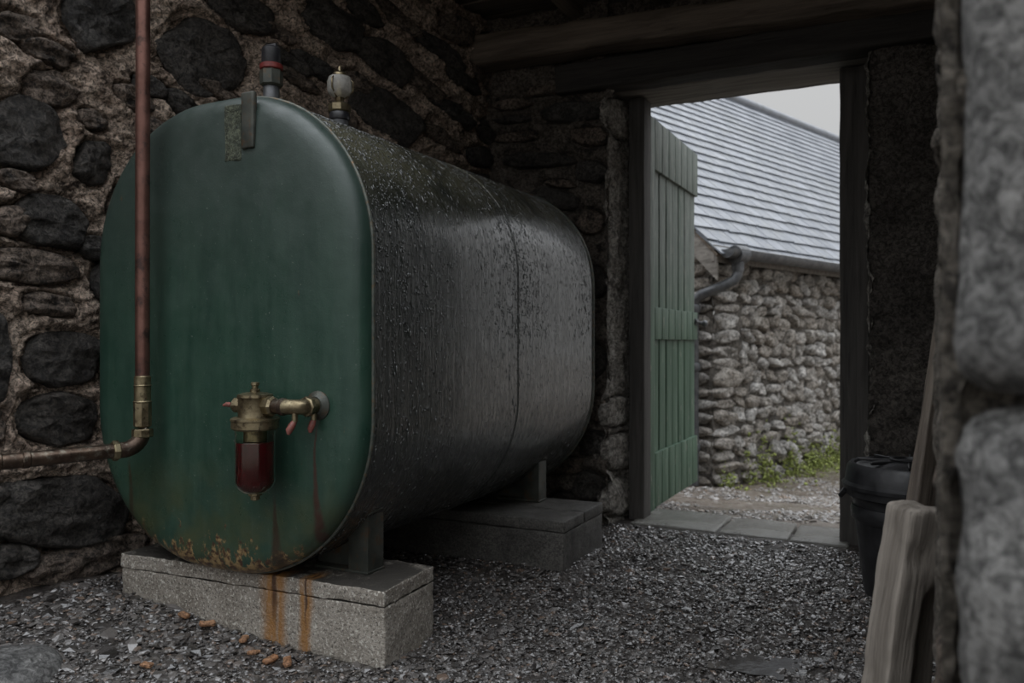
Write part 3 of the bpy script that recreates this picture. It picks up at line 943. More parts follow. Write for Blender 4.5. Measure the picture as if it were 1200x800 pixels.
def stone_sub(st, surf, mat, parent, seed, **k):
    """a stone of the outbuilding: sub-part of a wall that sits at its root's origin"""
    o = stone_piece(st, surf, mat, ob, seed, **k)
    o.parent = parent
    return o
rng = random.Random(12)
z = 0.0
n_st = 0
rest = []
zz = 0.0
while z < HW - 0.03:
    h = rng.uniform(0.032, 0.062)
    h = min(h, (HW - z) / 2)
    t = 0.0
    q = 0
    while t < 8.6:
        quoin = t == 0.0
        w = rng.uniform(0.13, 0.2) if quoin else rng.uniform(0.045, 0.115)
        tall = (not quoin) and rng.random() < 0.22
        zc = z + h + rng.uniform(-0.022, 0.022) * (0 if quoin else 1)
        st = (np.array([t + w, zc]), np.array([w * 1.0, rng.uniform(-0.32, 0.2) * w * (0 if quoin else 1)]), np.array([rng.uniform(-0.5, 0.5) * h, h * (1.5 if tall else rng.uniform(0.85, 1.3))]))
        if t + w < 2.75 and n_st < 290:
            stone_sub(st, surf_front, M['yard_stone'], fw, 2000 + n_st, seg=14, rings=6, proud=rng.uniform(0.015, 0.07), rough=0.016, poly=0.95, dpow=8.0)
            n_st += 1
        else:
            rest.append(st)
        t += 2 * w + 0.006
    # quoins returning round the gable corner
    w = rng.uniform(0.12, 0.22)
    st = (np.array([w, z + h]), np.array([w * 0.97, 0]), np.array([0, h * 0.95]))
    stone_sub(st, surf_gable, M['yard_stone'], gw, 3000 + n_st, seg=14, rings=5, proud=0.03, rough=0.01)
    z += 2 * h + 0.004
# the far run of the same wall, too small to pick apart
acc = MB()
for i, st in enumerate(rest):
    o = stone_piece(st, surf_front, M['yard_stone'], ob, 5000 + i, seg=8, rings=4, proud=0.035, rough=0.01)
    acc.add([np.array(v.co) + np.array(o.location) for v in o.data.vertices], [tuple(p.vertices) for p in o.data.polygons])
    me = o.data
    bpy.data.objects.remove(o)
    bpy.data.meshes.remove(me)
tag(link('far_stones', acc.mesh('far_stones'), M['yard_stone'], fw), kind='stuff')

# roof: deck, slates by course, bargeboard
VERGE = 0.14
ux = math.cos(PIT)
uz = math.sin(PIT)
def R3(t, s, lift):                                   # s up the slope from the eaves edge, lift off the deck
    n = 0.13 - s * ux - lift * -uz * 1.0
    zz = HW + 0.0 - 0.13 * uz / ux + s * uz + lift * ux + 0.06
    return B3(t, n, zz)
SL = RUN / ux + 0.13 / ux
roof = link('roof', None, None, ob)
mb = MB()
v = [R3(-VERGE, 0, -0.02), R3(12, 0, -0.02), R3(12, SL, -0.02), R3(-VERGE, SL, -0.02)]
v2 = [R3(-VERGE, 0, 0.0), R3(12, 0, 0.0), R3(12, SL, 0.0), R3(-VERGE, SL, 0.0)]
mb.add(v + v2, [(0, 1, 2, 3), (7, 6, 5, 4), (0, 4, 5, 1), (1, 5, 6, 2), (2, 6, 7, 3), (3, 7, 4, 0)])
link('deck', mb.mesh('deck', False), M['oak_x'], roof)
mb = MB()
mb.add([R3(-VERGE, SL, -0.02), R3(12, SL, -0.02), B3(12, -2 * RUN - 0.13, HW - 0.1), B3(-VERGE, -2 * RUN - 0.13, HW - 0.1)], [(0, 1, 2, 3)])
link('back_slope', mb.mesh('back_slope', False), M['slate'], roof)
EXPO = 0.165
rng = random.Random(21)
slates = []
ncourse = int(SL / EXPO)
for c in range(ncourse + 1):
    s0 = c * EXPO - 0.03
    t = -VERGE - 0.01 + (0.0 if c % 2 else -0.0)
    first = True
    while t < 11.9:
        w = rng.uniform(0.17, 0.27) * (0.6 if first and c % 2 else 1)
        first = False
        slates.append((c, t, w, s0 + rng.uniform(-0.006, 0.006), rng.uniform(-0.006, 0.006)))
        t += w
def slate_quads(t, w, s0, sk):
    g = 0.004
    s1 = min(s0 + EXPO * 1.7, SL)
    th = 0.011
    b = [(t + g, s0 + sk, 0.030), (t + w - g, s0 - sk, 0.030), (t + w - g, s1, 0.006), (t + g, s1, 0.006)]
    V = [R3(a, s, l) for a, s, l in b] + [R3(a, s, l - th) for a, s, l in b]
    return V, [(0, 1, 2, 3), (7, 6, 5, 4), (0, 4, 5, 1), (1, 5, 6, 2), (2, 6, 7, 3), (3, 7, 4, 0)]
def cam_px(loc):
    p = np.array(ob.location) + loc - np.array([0, 0, CAMZ])
    d = p @ FW
    return 600 + FPX * (p @ RT) / d, 400 - FPX * p[2] / d, d
seen = []
for k, (c, t, w, s0, sk) in enumerate(slates):
    px, py, d = cam_px(R3(t + w / 2, s0 + EXPO / 2, 0.03))
    if 750 < px < 990 and py > 90:
        seen.append((d, k))
seen.sort()
near = set(k for d, k in seen[:295])
acc = MB()
for k, (c, t, w, s0, sk) in enumerate(slates):
    V, F = slate_quads(t, w, s0, sk)
    if k in near:
        Vc, ce = centred(V)
        link('slate', mesh_np('slate', Vc, F, False), M['slate'], roof, tuple(ce))
    else:
        acc.add(V, F)
t_ = NT('far_slate')
g_ = t_.n('ShaderNodeNewGeometry')
t_.bump([(t_.noise(20, 5, 0.6), 0.3, 0.008)])
M['slate_far'] = t_.fin(t_.mix(g_.outputs['Random Per Island'], (0.115, 0.128, 0.15), (0.22, 0.234, 0.26)), 0.38, spec=0.6)
tag(link('far_slates', acc.mesh('far_slates', False), M['slate_far'], roof), kind='stuff')
mb = MB().tube([R3(-VERGE, SL + 0.01, 0.02), R3(12, SL + 0.01, 0.02)], 0.07, 10)
link('ridge', mb.mesh('ridge', True, 40), M['slate'], roof)
mb = MB()
a0, a1 = R3(-VERGE + 0.005, 0.0, -0.02), R3(-VERGE + 0.005, SL, -0.02)
dn = np.array([0, 0, -0.17])
w_ = np.array([wdir[0], wdir[1], 0]) * 0.025
mb.add([a0, a1, a1 + dn, a0 + dn, a0 + w_, a1 + w_, a1 + dn + w_, a0 + dn + w_], [(0, 1, 2, 3), (7, 6, 5, 4), (0, 4, 5, 1), (1, 5, 6, 2), (2, 6, 7, 3), (3, 7, 4, 0)])
link('bargeboard', mb.mesh('bargeboard', False), M['lintel'], ob)
mb = MB()
q0 = [B3(-VERGE, 0.10, HW - 0.12), B3(9, 0.10, HW - 0.12), B3(9, 0.10, HW + 0.0), B3(-VERGE, 0.10, HW + 0.0)]
q1 = [p - np.array([ndir[0], ndir[1], 0]) * 0.025 for p in q0]
mb.add(q0 + q1, [(0, 1, 2, 3), (7, 6, 5, 4), (0, 4, 5, 1), (1, 5, 6, 2), (2, 6, 7, 3), (3, 7, 4, 0)])
link('fascia', mb.mesh('fascia', False), M['lintel'], ob)

# half-round gutter and downpipe
GZ = HW - 0.055
gut = thing('rain_gutter', 'dark grey half-round rain gutter with swan-neck downpipe under the slate eaves', 'gutter', tuple(ob.location))
mb = MB()
prof = []
for k in range(13):
    a = math.pi * k / 12
    prof.append((0.18 - 0.062 * math.cos(a), GZ + 0.02 - 0.062 * math.sin(a)))
for k in range(13):
    a = math.pi * (12 - k) / 12
    prof.append((0.18 - 0.055 * math.cos(a), GZ + 0.02 - 0.055 * math.sin(a)))
n = len(prof)
V = [B3(t, a, b) for t in (-0.10, 9.0) for a, b in prof]
mb.add(V, [(k, (k + 1) % n, n + (k + 1) % n, n + k) for k in range(n)])
mb.add([B3(-0.10, a, b) for a, b in prof[:13]], [tuple(range(13))])
link('trough', mb.mesh('trough', True, 40), M['iron'], gut)
mb = MB().tube([B3(0.0, 0.18, GZ - 0.012), B3(0.13, 0.18, GZ - 0.005)], 0.066, 16)
link('union', mb.mesh('union', True, 40), M['iron'], gut)
mb = MB().tube([B3(0.05, 0.18, GZ - 0.03), B3(0.05, 0.18, GZ - 0.13), B3(0.045, 0.178, GZ - 0.16), B3(0.02, 0.165, GZ - 0.20), B3(-0.02, 0.11, GZ - 0.235), B3(-0.08, -0.05, GZ - 0.30), B3(-0.082, -0.09, GZ - 0.33), B3(-0.082, -0.11, GZ - 0.38), B3(-0.082, -0.11, 0.02)], 0.038, 14)
dp = link('downpipe', mb.mesh('downpipe', True, 60), M['iron'], gut)
for z in (GZ - 0.40, 0.9, 0.3):
    mb = MB().lathe([(0.046, -0.03), (0.049, -0.025), (0.049, 0.025), (0.046, 0.03)], tuple(B3(-0.082, -0.11, z)), seg=16)
    link('collar', mb.mesh('collar', True, 40), M['iron'], dp)
mb = MB().lathe([(0.044, -0.03), (0.046, 0.03)], tuple(B3(0.05, 0.18, GZ - 0.1)), seg=16)
link('collar', mb.mesh('collar', True, 40), M['iron'], dp)
mb = MB().tube([B3(2.42, 0.05, GZ - 0.1), B3(2.42, 0.05, -0.1)], 0.03, 12)
tag(link('drainpipe', local(mb, ob).mesh('drainpipe') if False else mb.mesh('drainpipe'), M['iron'], None, tuple(ob.location)), 'thin dark drainpipe on the stone outbuilding beside the right door jamb', 'pipe')

# ================================================================== the oil tank
TX, TY0, TY1 = -1.77, 1.70, 3.30
TZ0, TZ1, TW = 0.20, 1.537, 1.02
TR = 0.455
tank = thing('oil_tank', 'large dark green steel oil tank with rounded corners, wet sides and rusty lower edge', 'tank', (TX, TY0, 0))
NC = 26
def section(inset, y):
    """rounded-rectangle ring in tank space"""
    hw, hh = TW / 2 - inset, (TZ1 - TZ0) / 2 - inset
    r = max(TR - inset, 0.01)
    zc = (TZ0 + TZ1) / 2
    out = []
    for q, (sxn, szn) in enumerate(((1, 1), (-1, 1), (-1, -1), (1, -1))):
        for k in range(NC):
            a = math.pi / 2 * (q + k / (NC - 1))
            out.append((sxn * (hw - r) + r * math.cos(a), y, zc + szn * (hh - r) + r * math.sin(a)))
    return out
def skin(rings, cap0=False, cap1=False, flip=False):
    mb = MB()
    n = len(rings[0])
    V = [p for r in rings for p in r]
    F = []
    for j in range(len(rings) - 1):
        for k in range(n):
            F.append((j * n + k, j * n + (k + 1) % n, (j + 1) * n + (k + 1) % n, (j + 1) * n + k))
    if cap0:
        F.append(tuple(range(n))[::-1])
    if cap1:
        F.append(tuple((len(rings) - 1) * n + k for k in range(n)))
    if flip:
        F = [f[::-1] for f in F]
    mb.add(V, F)
    return mb
LEN = TY1 - TY0
ys = np.linspace(0.004, LEN, 40)
rings = [section(0.0015 * math.sin(y * 9) * 0.5, y) for y in ys]
body = link('shell', skin(rings, flip=True).mesh('shell'), M['tank_side'], tank)
prof = [(0.0, 0.004), (0.0, -0.008), (0.004, -0.022), (0.014, -0.036), (0.03, -0.046), (0.052, -0.051), (0.09, -0.053), (0.16, -0.055), (0.26, -0.057), (0.36, -0.058), (0.42, -0.058)]
link('front_end', skin([section(i, y) for i, y in prof], cap1=True).mesh('front_end', True, 60), M['tank_front'], tank)
link('back_end', skin([section(i, LEN - y) for i, y in prof], cap1=True, flip=True).mesh('back_end', True, 60), M['tank_side'], tank)
for y, r in ((0.006, 0.0055), (LEN - 0.004, 0.0055)):
    mb = MB().tube(section(-0.001, y), r, 8, closed=True)
    link('rim_seam', mb.mesh('rim_seam'), M['rim'], tank)
mb = MB().tube(section(0.001, 0.86), 0.0035, 6, closed=True)
link('weld_seam', mb.mesh('weld_seam'), M['tank_side'], tank)
# rain beads and short runs standing on the wet shell
def beads(n, seed):
    r = np.random.RandomState(seed)
    ring = np.array(section(0.0, 0.0))
    sel = np.where((ring[:, 0] > -0.1))[0]
    sel = sel[np.argsort(-np.arctan2(ring[sel, 2] - 0.87, ring[sel, 0]))]
    path = ring[sel][:, [0, 2]]
    L = np.concatenate([[0], np.cumsum(np.linalg.norm(np.diff(path, axis=0), axis=1))])
    u = r.uniform(0, 1, n)
    u = np.where(r.uniform(0, 1, n) < 0.55, 0.12 + 0.38 * u, 0.1 + 0.9 * u) * L[-1]
    x = np.interp(u, L, path[:, 0])
    z = np.interp(u, L, path[:, 1])
    e = 0.004
    tx = np.interp(u + e, L, path[:, 0]) - np.interp(u - e, L, path[:, 0])
    tz = np.interp(u + e, L, path[:, 1]) - np.interp(u - e, L, path[:, 1])
    ln = np.hypot(tx, tz) + 1e-9
    T = np.stack([tx / ln, 0 * tx, tz / ln], 1)
    Nn = np.stack([-T[:, 2], 0 * tx, T[:, 0]], 1)
    y = r.uniform(0.015, LEN - 0.02, n)
    sz = 0.0011 + 0.0021 * r.uniform(0, 1, n) ** 2.2
    v = ICO[None] * (1 + r.uniform(-0.12, 0.12, (n, 12, 3)))
    st = np.where(r.uniform(0, 1, n) < 0.18, r.uniform(2.5, 6, n), r.uniform(1.0, 1.8, n))
    Yv = np.array([0, 1.0, 0])
    V = (np.stack([x, y, z], 1)[:, None] + v[..., :1] * (sz * st)[:, None, None] * T[:, None] + v[..., 1:2] * sz[:, None, None] * Yv
         + (v[..., 2:] * 0.62 + 0.1) * sz[:, None, None] * Nn[:, None]).reshape(-1, 3)
    return V, (ICF[None] + (np.arange(n) * 12)[:, None, None]).reshape(-1, 3)
V, F = beads(11000, 6)
tag(link('water_beads', mesh_np('water_beads', V, F), M['bead'], tank), kind='stuff')
# the slotted bracket pressed into the top of the front end
mb = MB()
mb.rbox((0.142, -0.056, 1.452), (0.046, 0.016, 0.155), 0.006, None, (3, 1, 8), 0.002, 30, 3)
link('bracket', mb.mesh('bracket', True, 50), M['leg'], tank)
mb = MB()
mb.rbox((0.083, -0.053, 1.425), (0.062, 0.008, 0.155), 0.004, None, (6, 1, 14), 0.003, 24, 4)
link('bracket_plate', mb.mesh('bracket_plate', True, 50), M['lichen'], tank)

# saddles: two angle-iron feet with upright lugs welded to the shell
def saddle(y, zt):
    ztop = 0.195
    sd = link('saddle', None, None, tank, (0, 0, 0))
    for sg in (1, -1):
        x = sg * 0.40
        zb = 0.005 + ztop
        mb = MB().rbox((x, y, (zb + zt) / 2), (0.007, 0.075, zt - zb), 0.002, None, (1, 2, 3))
        mb.rbox((x - sg * 0.032, y - 0.034, (zb + zt) / 2), (0.064, 0.007, zt - zb), 0.002, None, (1, 1, 3))
        link('leg', mb.mesh('leg', True, 40), M['leg'], sd)
        mb = MB().tube([(x + sg * 0.004, y - 0.045, zt - 0.004), (x + sg * 0.012, y + 0.0, zt + 0.004), (x + sg * 0.004, y + 0.05, zt + 0.002)], 0.006, 8)
        link('weld_bead', mb.mesh('weld_bead'), M['rim'], sd)
        mb = MB().rbox((x - sg * 0.09, y, zb + 0.004), (0.19, 0.08, 0.008), 0.002)
        link('foot_plate', mb.mesh('foot_plate', True, 40), M['leg'], sd)
        # gusset web that follows the curve of the shell
        V = []
        for u in np.linspace(0, 1, 9):
            xx = x - sg * 0.20 * u
            dx = max(abs(xx) - (TW / 2 - TR), 0)
            V.append((xx, zb + 0.008, TZ0 + TR - math.sqrt(max(TR * TR - dx * dx, 0)) - 0.001))
        m2 = MB()
        for k in range(8):
            p0, p1 = V[k], V[k + 1]
            if p1[2] <= p1[1] + 0.002:
                break
            m2.add([(p0[0], y - 0.004, p0[1]), (p1[0], y - 0.004, p1[1]), (p1[0], y - 0.004, p1[2]), (p0[0], y - 0.004, p0[2]),
                    (p0[0], y + 0.004, p0[1]), (p1[0], y + 0.004, p1[1]), (p1[0], y + 0.004, p1[2]), (p0[0], y + 0.004, p0[2])],
                   [(0, 1, 2, 3), (7, 6, 5, 4), (0, 4, 5, 1), (1, 5, 6, 2), (2, 6, 7, 3), (3, 7, 4, 0)])
        link('gusset', m2.mesh('gusset', False), M['leg'], sd)
saddle(0.165, 0.375)
saddle(1.30, 0.375)

# filler and vent on top
ft = P(318, 108, 2.42)
fil = thing('filler_pipe', 'short grey filler pipe with black cap and red ring on the tank top', 'pipe', (ft[0], ft[1], 1.53))
link('pipe', MB().lathe([(0.024, 0.0), (0.024, 0.085), (0.02, 0.09)], (0, 0, 0), seg=20).mesh('pipe', True, 40), M['iron'], fil)
link('coupling', MB().lathe([(0.028, 0.083), (0.034, 0.088), (0.034, 0.128), (0.029, 0.133)], (0, 0, 0), seg=8).mesh('coupling', True, 30), M['leg'], fil)
link('red_ring', MB().lathe([(0.031, 0.132), (0.034, 0.135), (0.034, 0.147), (0.03, 0.15)], (0, 0, 0), seg=24).mesh('red_ring', True, 40), M['red_ring'], fil)
cp = MB().lathe([(0.027, 0.149), (0.029, 0.152), (0.028, 0.195), (0.022, 0.2)], (0, 0, 0), seg=24)
cp.rbox((0.0, 0.0, 0.203), (0.042, 0.012, 0.014), 0.003)
link('cap', cp.mesh('cap', True, 40), M['black_cap'], fil)
vt = P(398, 140, 2.50)
ven = thing('vent_sight', 'brass vent with a small glass dome on the tank top behind the rim', 'vent', (vt[0], vt[1], 1.515))
link('base', MB().lathe([(0.027, 0.0), (0.027, 0.018), (0.022, 0.022)], (0, 0, 0), seg=20).mesh('base', True, 40), M['iron'], ven)
link('collar', MB().lathe([(0.03, 0.02), (0.031, 0.024), (0.031, 0.04), (0.028, 0.044)], (0, 0, 0), seg=20).mesh('collar', True, 40), M['black_cap'], ven)
link('nut', MB().lathe([(0.03, 0.043), (0.035, 0.047), (0.035, 0.066), (0.026, 0.07), (0.013, 0.078), (0.016, 0.09)], (0, 0, 0), seg=8).mesh('nut', True, 30), M['brass'], ven)
link('glass_dome', MB().lathe([(0.014, 0.088), (0.031, 0.098), (0.038, 0.112), (0.038, 0.138), (0.033, 0.152), (0.02, 0.156)], (0, 0, 0), seg=24).mesh('glass_dome', True, 50), M['frosted'], ven)
mb = MB()
for k in range(3):
    a = k * 2.1 + 0.6
    mb.tube([(0.016 * math.cos(a), 0.016 * math.sin(a), 0.088), (0.0415 * math.cos(a), 0.0415 * math.sin(a), 0.112), (0.0415 * math.cos(a), 0.0415 * math.sin(a), 0.138), (0.022 * math.cos(a), 0.022 * math.sin(a), 0.158)], 0.0028, 6)
link('cage', mb.mesh('cage'), M['brass'], ven)
link('core', MB().lathe([(0.012, 0.088), (0.012, 0.152)], (0, 0, 0), seg=12).mesh('core', True, 40), M['brass'], ven)
link('cap', MB().lathe([(0.023, 0.154), (0.024, 0.158), (0.018, 0.168), (0.006, 0.172), (0.004, 0.186), (0.002, 0.187)], (0, 0, 0), seg=20).mesh('cap', True, 50), M['brass'], ven)

# ---------------- concrete plinths
pl = thing('concrete_plinth', 'pale concrete block plinth with orange rust runs under the front of the tank', 'plinth', (-1.72, 1.835, 0), math.radians(3.0))
mb = MB().rbox((0, 0, 0.068), (0.95, 0.262, 0.176), 0.005, None, (60, 16, 12), 0.0035, 40, 6)
link('block', mb.mesh('block', True, 60), M['concrete'], pl)
mb = MB().rbox((0, 0, 0.179), (0.95, 0.266, 0.043), 0.005, None, (60, 16, 3), 0.0035, 40, 7)
link('cap_slab', mb.mesh('cap_slab', True, 60), M['concrete'], pl)
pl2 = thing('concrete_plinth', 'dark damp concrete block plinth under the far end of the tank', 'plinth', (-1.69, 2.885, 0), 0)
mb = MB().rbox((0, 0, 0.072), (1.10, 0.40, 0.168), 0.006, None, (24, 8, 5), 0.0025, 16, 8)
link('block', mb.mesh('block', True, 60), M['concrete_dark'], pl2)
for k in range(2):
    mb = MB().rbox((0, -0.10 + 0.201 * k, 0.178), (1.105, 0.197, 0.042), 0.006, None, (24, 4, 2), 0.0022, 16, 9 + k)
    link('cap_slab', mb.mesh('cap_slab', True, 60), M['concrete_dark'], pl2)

# ---------------- copper fuel pipe with elbow
c0 = P(167, 400, 2.30)
px_, py_ = c0[0], c0[1]
zf = lambda y, d=2.30: CAMZ - (y - 400) / FPX * d
pipe = thing('fuel_pipe', 'copper pipe dropping past the tank face to an elbow and running out left', 'pipe', (px_, py_, 0))
R0 = 0.0195
link('copper_riser', MB().tube([(0, 0, zf(446)), (0, 0, 1.2), (0.002, 0.0, 1.7), (0, 0, 2.42)], R0, 20).mesh('copper_riser', True, 50), M['copper'], pipe)
def ring_prof(z0, z1, r):
    return [(r - 0.003, z0), (r, z0 + 0.003), (r, z1 - 0.003), (r - 0.003, z1)]
mb = MB()
mb.lathe(ring_prof(zf(470), zf(440), 0.0225), (0, 0, 0), seg=24)
mb.lathe(ring_prof(zf(453), zf(450), 0.0245), (0, 0, 0), seg=24)
mb.lathe(ring_prof(zf(500), zf(470), 0.0240), (0, 0, 0), seg=8)
mb.lathe(ring_prof(zf(472), zf(469), 0.0255), (0, 0, 0), seg=24)
link('coupling', mb.mesh('coupling', True, 40), M['brass'], pipe)
link('nut', MB().lathe(ring_prof(zf(512), zf(502), 0.0285), (0, 0, 0), seg=8).mesh('nut', True, 30), M['brass'], pipe)
e_end = P(143, 527, 2.265) - np.array([px_, py_, 0])
far = P(-60, 542, 1.98) - np.array([px_, py_, 0])
dirv = (far - e_end) / np.linalg.norm(far - e_end)
zc = e_end[2]
hd = np.array([dirv[0], dirv[1], 0])
hd /= np.linalg.norm(hd)
rad = 0.052
pts = [np.array([0, 0, zf(508)])]
for k in range(9):
    a = math.pi / 2 * k / 8
    pts.append(np.array([0, 0, zc + rad]) + hd * rad * (1 - math.cos(a)) + np.array([0, 0, -rad * math.sin(a)]))
pts.append(hd * (rad + 0.015) + np.array([0, 0, zc]))
link('elbow', MB().tube(pts, 0.0225, 20).mesh('elbow', True, 60), M['steel_pipe'], pipe)
s0 = hd * (rad + 0.012) + np.array([0, 0, zc])
link('nut', MB().lathe(ring_prof(0, 0.018, 0.0285), tuple(s0), tuple(hd), 8).mesh('nut', True, 30), M['brass'], pipe)
L2 = 0.62
link('steel_run', MB().tube([s0 + hd * 0.01, s0 + hd * 0.3 + np.array([0, 0, -0.003]), s0 + hd * L2 + np.array([0, 0, -0.004])], 0.0205, 20).mesh('steel_run', True, 60), M['steel_pipe'], pipe)
for q in (0.22, 0.285):
    mb = MB().lathe(ring_prof(0, 0.02, 0.0235), tuple(s0 + hd * q + np.array([0, 0, -0.002])), tuple(hd), 20)
    link('sleeve', mb.mesh('sleeve', True, 40), M['steel_pipe'], pipe)

# ---------------- fuel filter with red bowl
fc = P(299, 400, 2.09)
fz = lambda y: CAMZ - (y - 400) / FPX * 2.09
flt = thing('fuel_filter', 'old brass fuel filter with a glass bowl of red oil hanging from the tank face', 'filter', (fc[0], fc[1], fz(483)))
zr = fz(483)
q = lambda y: fz(y) - zr
mb = MB().lathe([(0.046, q(492)), (0.043, q(488)), (0.043, q(467)), (0.046, q(465)), (0.045, q(462)), (0.03, q(460)), (0.012, q(459))], (0, 0, 0), seg=36)
link('head', mb.mesh('head', True, 40), M['brass'], flt)
link('bleed_screw', MB().lathe([(0.013, q(461)), (0.013, q(456)), (0.008, q(455)), (0.008, q(452)), (0.011, q(451)), (0.011, q(448)), (0.008, q(447.5))], (0, 0, 0), seg=12).mesh('bleed_screw', True, 40), M['brass'], flt)
link('clamp_ring', MB().lathe([(0.055, q(503)), (0.06, q(501)), (0.06, q(493)), (0.062, q(492)), (0.062, q(490)), (0.056, q(488.5)), (0.045, q(488))], (0, 0, 0), seg=40).mesh('clamp_ring', True, 40), M['brass'], flt)
gl = MB()
out = [(0.0512, q(503)), (0.0512, q(564)), (0.046, q(570)), (0.034, q(576)), (0.016, q(578))]
inn = [(0.014, q(577.4)), (0.033, q(575.4)), (0.0449, q(569.6)), (0.0503, q(563.6)), (0.0503, q(503))]
gl.lathe(out + inn, (0, 0, 0), seg=40)
gl.F = gl.F[:-2]
n0 = len(out + inn)
for k in range(40):
    k2 = (k + 1) % 40
    gl.F.append(((n0 - 1) * 40 + k, (n0 - 1) * 40 + k2, k2, k))
link('glass_bowl', gl.mesh('glass_bowl', True, 50), M['glass'], flt)
link('red_oil', MB().lathe([(0.0138, q(577.2)), (0.0328, q(575.2)), (0.0447, q(569.4)), (0.0501, q(563.4)), (0.0501, q(518)), (0.049, q(517))], (0, 0, 0), seg=40).mesh('red_oil', True, 50), M['fuel'], flt)
link('filter_core', MB().lathe([(0.03, q(516.5)), (0.03, q(503)), (0.03, q(495))], (0, 0, 0), seg=12).mesh('filter_core', True, 40), M['brass'], flt)
link('drain_plug', MB().lathe([(0.017, q(575)), (0.018, q(577)), (0.018, q(580)), (0.012, q(581)), (0.012, q(585)), (0.007, q(586))][::-1], (0, 0, 0), seg=10).mesh('drain_plug', True, 35), M['brass'], flt)
# left port with its red tail
zp = q(475)
link('left_port', MB().lathe([(0.019, 0.036), (0.02, 0.045), (0.02, 0.06), (0.013, 0.068)], (0, 0, zp), (-1, -0.15, 0), 10).mesh('left_port', True, 35), M['brass'], flt)
tl = MB().tube([(-0.066, -0.01, zp), (-0.085, -0.014, zp + 0.001), (-0.096, -0.016, zp - 0.002)], [0.007, 0.006, 0.003], 10)
link('red_tail', tl.mesh('red_tail', True, 50), M['red_paint'], flt)
# right: nipple, union, elbow into the tank, two taps
fl = np.array([-1.389, TY0 - 0.053, fz(478)]) - np.array(flt.location)
hx = fl[0]
mb = MB().lathe([(0.02, 0.03), (0.026, 0.042), (0.026, 0.06), (0.021, 0.066)], (0, 0, zp), (1, 0, 0), 8)
link('nut', mb.mesh('nut', True, 30), M['brass'], flt)
nr = [(0.017, 0.0), (0.019, 0.004), (0.019, 0.024), (0.023, 0.028), (0.023, 0.036), (0.018, 0.04)]
link('nipple', MB().lathe(nr, (0.062, 0, zp), (1, 0, 0), 16).mesh('nipple', True, 35), M['steel_pipe'], flt)
fy = fl[1]
pts = [(0.095, 0, zp), (hx - 0.035, 0, zp), (hx - 0.012, 0.006, zp), (hx, 0.022, zp), (hx, fy - 0.004, zp)]
el = MB().tube(pts, 0.0195, 18)
link('elbow', el.mesh('elbow', True, 60), M['brass'], flt)
link('nut', MB().lathe([(0.022, 0.0), (0.026, 0.003), (0.026, 0.015), (0.022, 0.018)], (hx, 0.026, zp), (0, 1, 0), 8).mesh('nut', True, 30), M['brass'], flt)
link('flange', MB().lathe([(0.024, -0.016), (0.034, -0.006), (0.038, -0.004), (0.038, 0.002)], (hx, fy, zp), (0, 1, 0), 28).mesh('flange', True, 40), M['leg'], flt)
def tap(x, y, dx, dy):
    st = link('tap_stem', MB().tube([(x, y, zp - 0.012), (x, y, zp - 0.036)], 0.008, 10).mesh('tap_stem', True, 50), M['brass'], flt)
    link('lever', MB().tube([(x, y, zp - 0.034), (x + dx * 0.5, y + dy * 0.5, zp - 0.046), (x + dx, y + dy, zp - 0.058), (x + dx * 1.1, y + dy * 1.1, zp - 0.068)], [0.0065, 0.009, 0.009, 0.004], 10).mesh('lever', True, 50), M['red_paint'], st)
tap(hx - 0.012, 0.002, -0.008, -0.012)
tap(hx + 0.002, fy - 0.02, -0.004, -0.008)

# ================================================================== right-hand clutter
b0 = P(1066, 400, 2.62)
bin_ = thing('dustbin', 'black plastic dustbin with a round lid beside the right door jamb', 'bin', (b0[0], b0[1], 0.0))
prof = [(0.128, 0.01), (0.132, 0.0), (0.135, 0.02), (0.172, 0.33), (0.18, 0.345), (0.192, 0.35), (0.196, 0.372), (0.19, 0.378), (0.182, 0.372), (0.16, 0.30), (0.125, 0.02)]
mb = MB().lathe(prof, (0, 0, 0), seg=48)
mb.lathe([(0.166, 0.265), (0.175, 0.275), (0.178, 0.30), (0.174, 0.315)], (0, 0, 0), seg=48)
link('body', mb.mesh('body', True, 40), M['plastic'], bin_)
tilt = Matrix.Rotation(math.radians(-3), 3, 'Y')
mb = MB().lathe([(0.19, 0.378), (0.203, 0.372), (0.205, 0.384), (0.196, 0.394), (0.188, 0.44), (0.178, 0.452), (0.166, 0.45), (0.16, 0.444), (0.09, 0.458), (0.02, 0.462)], (0, 0, 0), seg=48)
lid = link('lid', mb.mesh('lid', True, 30), M['plastic'], bin_, (0, 0, 0.002))
mb = MB()
for k in range(8):
    a = math.pi * 2 * k / 8
    mb.rbox((0.10 * math.cos(a), 0.10 * math.sin(a), 0.458), (0.11, 0.008, 0.01), 0.003, Matrix.Rotation(a, 3, 'Z'))
mb.lathe([(0.055, 0.455), (0.06, 0.466), (0.05, 0.468), (0.045, 0.46)], (0, 0, 0), seg=24)
link('lid_rib', mb.mesh('lid_rib', True, 40), M['plastic'], lid)
link('handle', MB().tube([(-0.19, -0.05, 0.36), (-0.205, -0.035, 0.34), (-0.208, 0.0, 0.335), (-0.205, 0.035, 0.34), (-0.19, 0.05, 0.36)], 0.008, 10).mesh('handle', True, 50), M['plastic'], bin_)

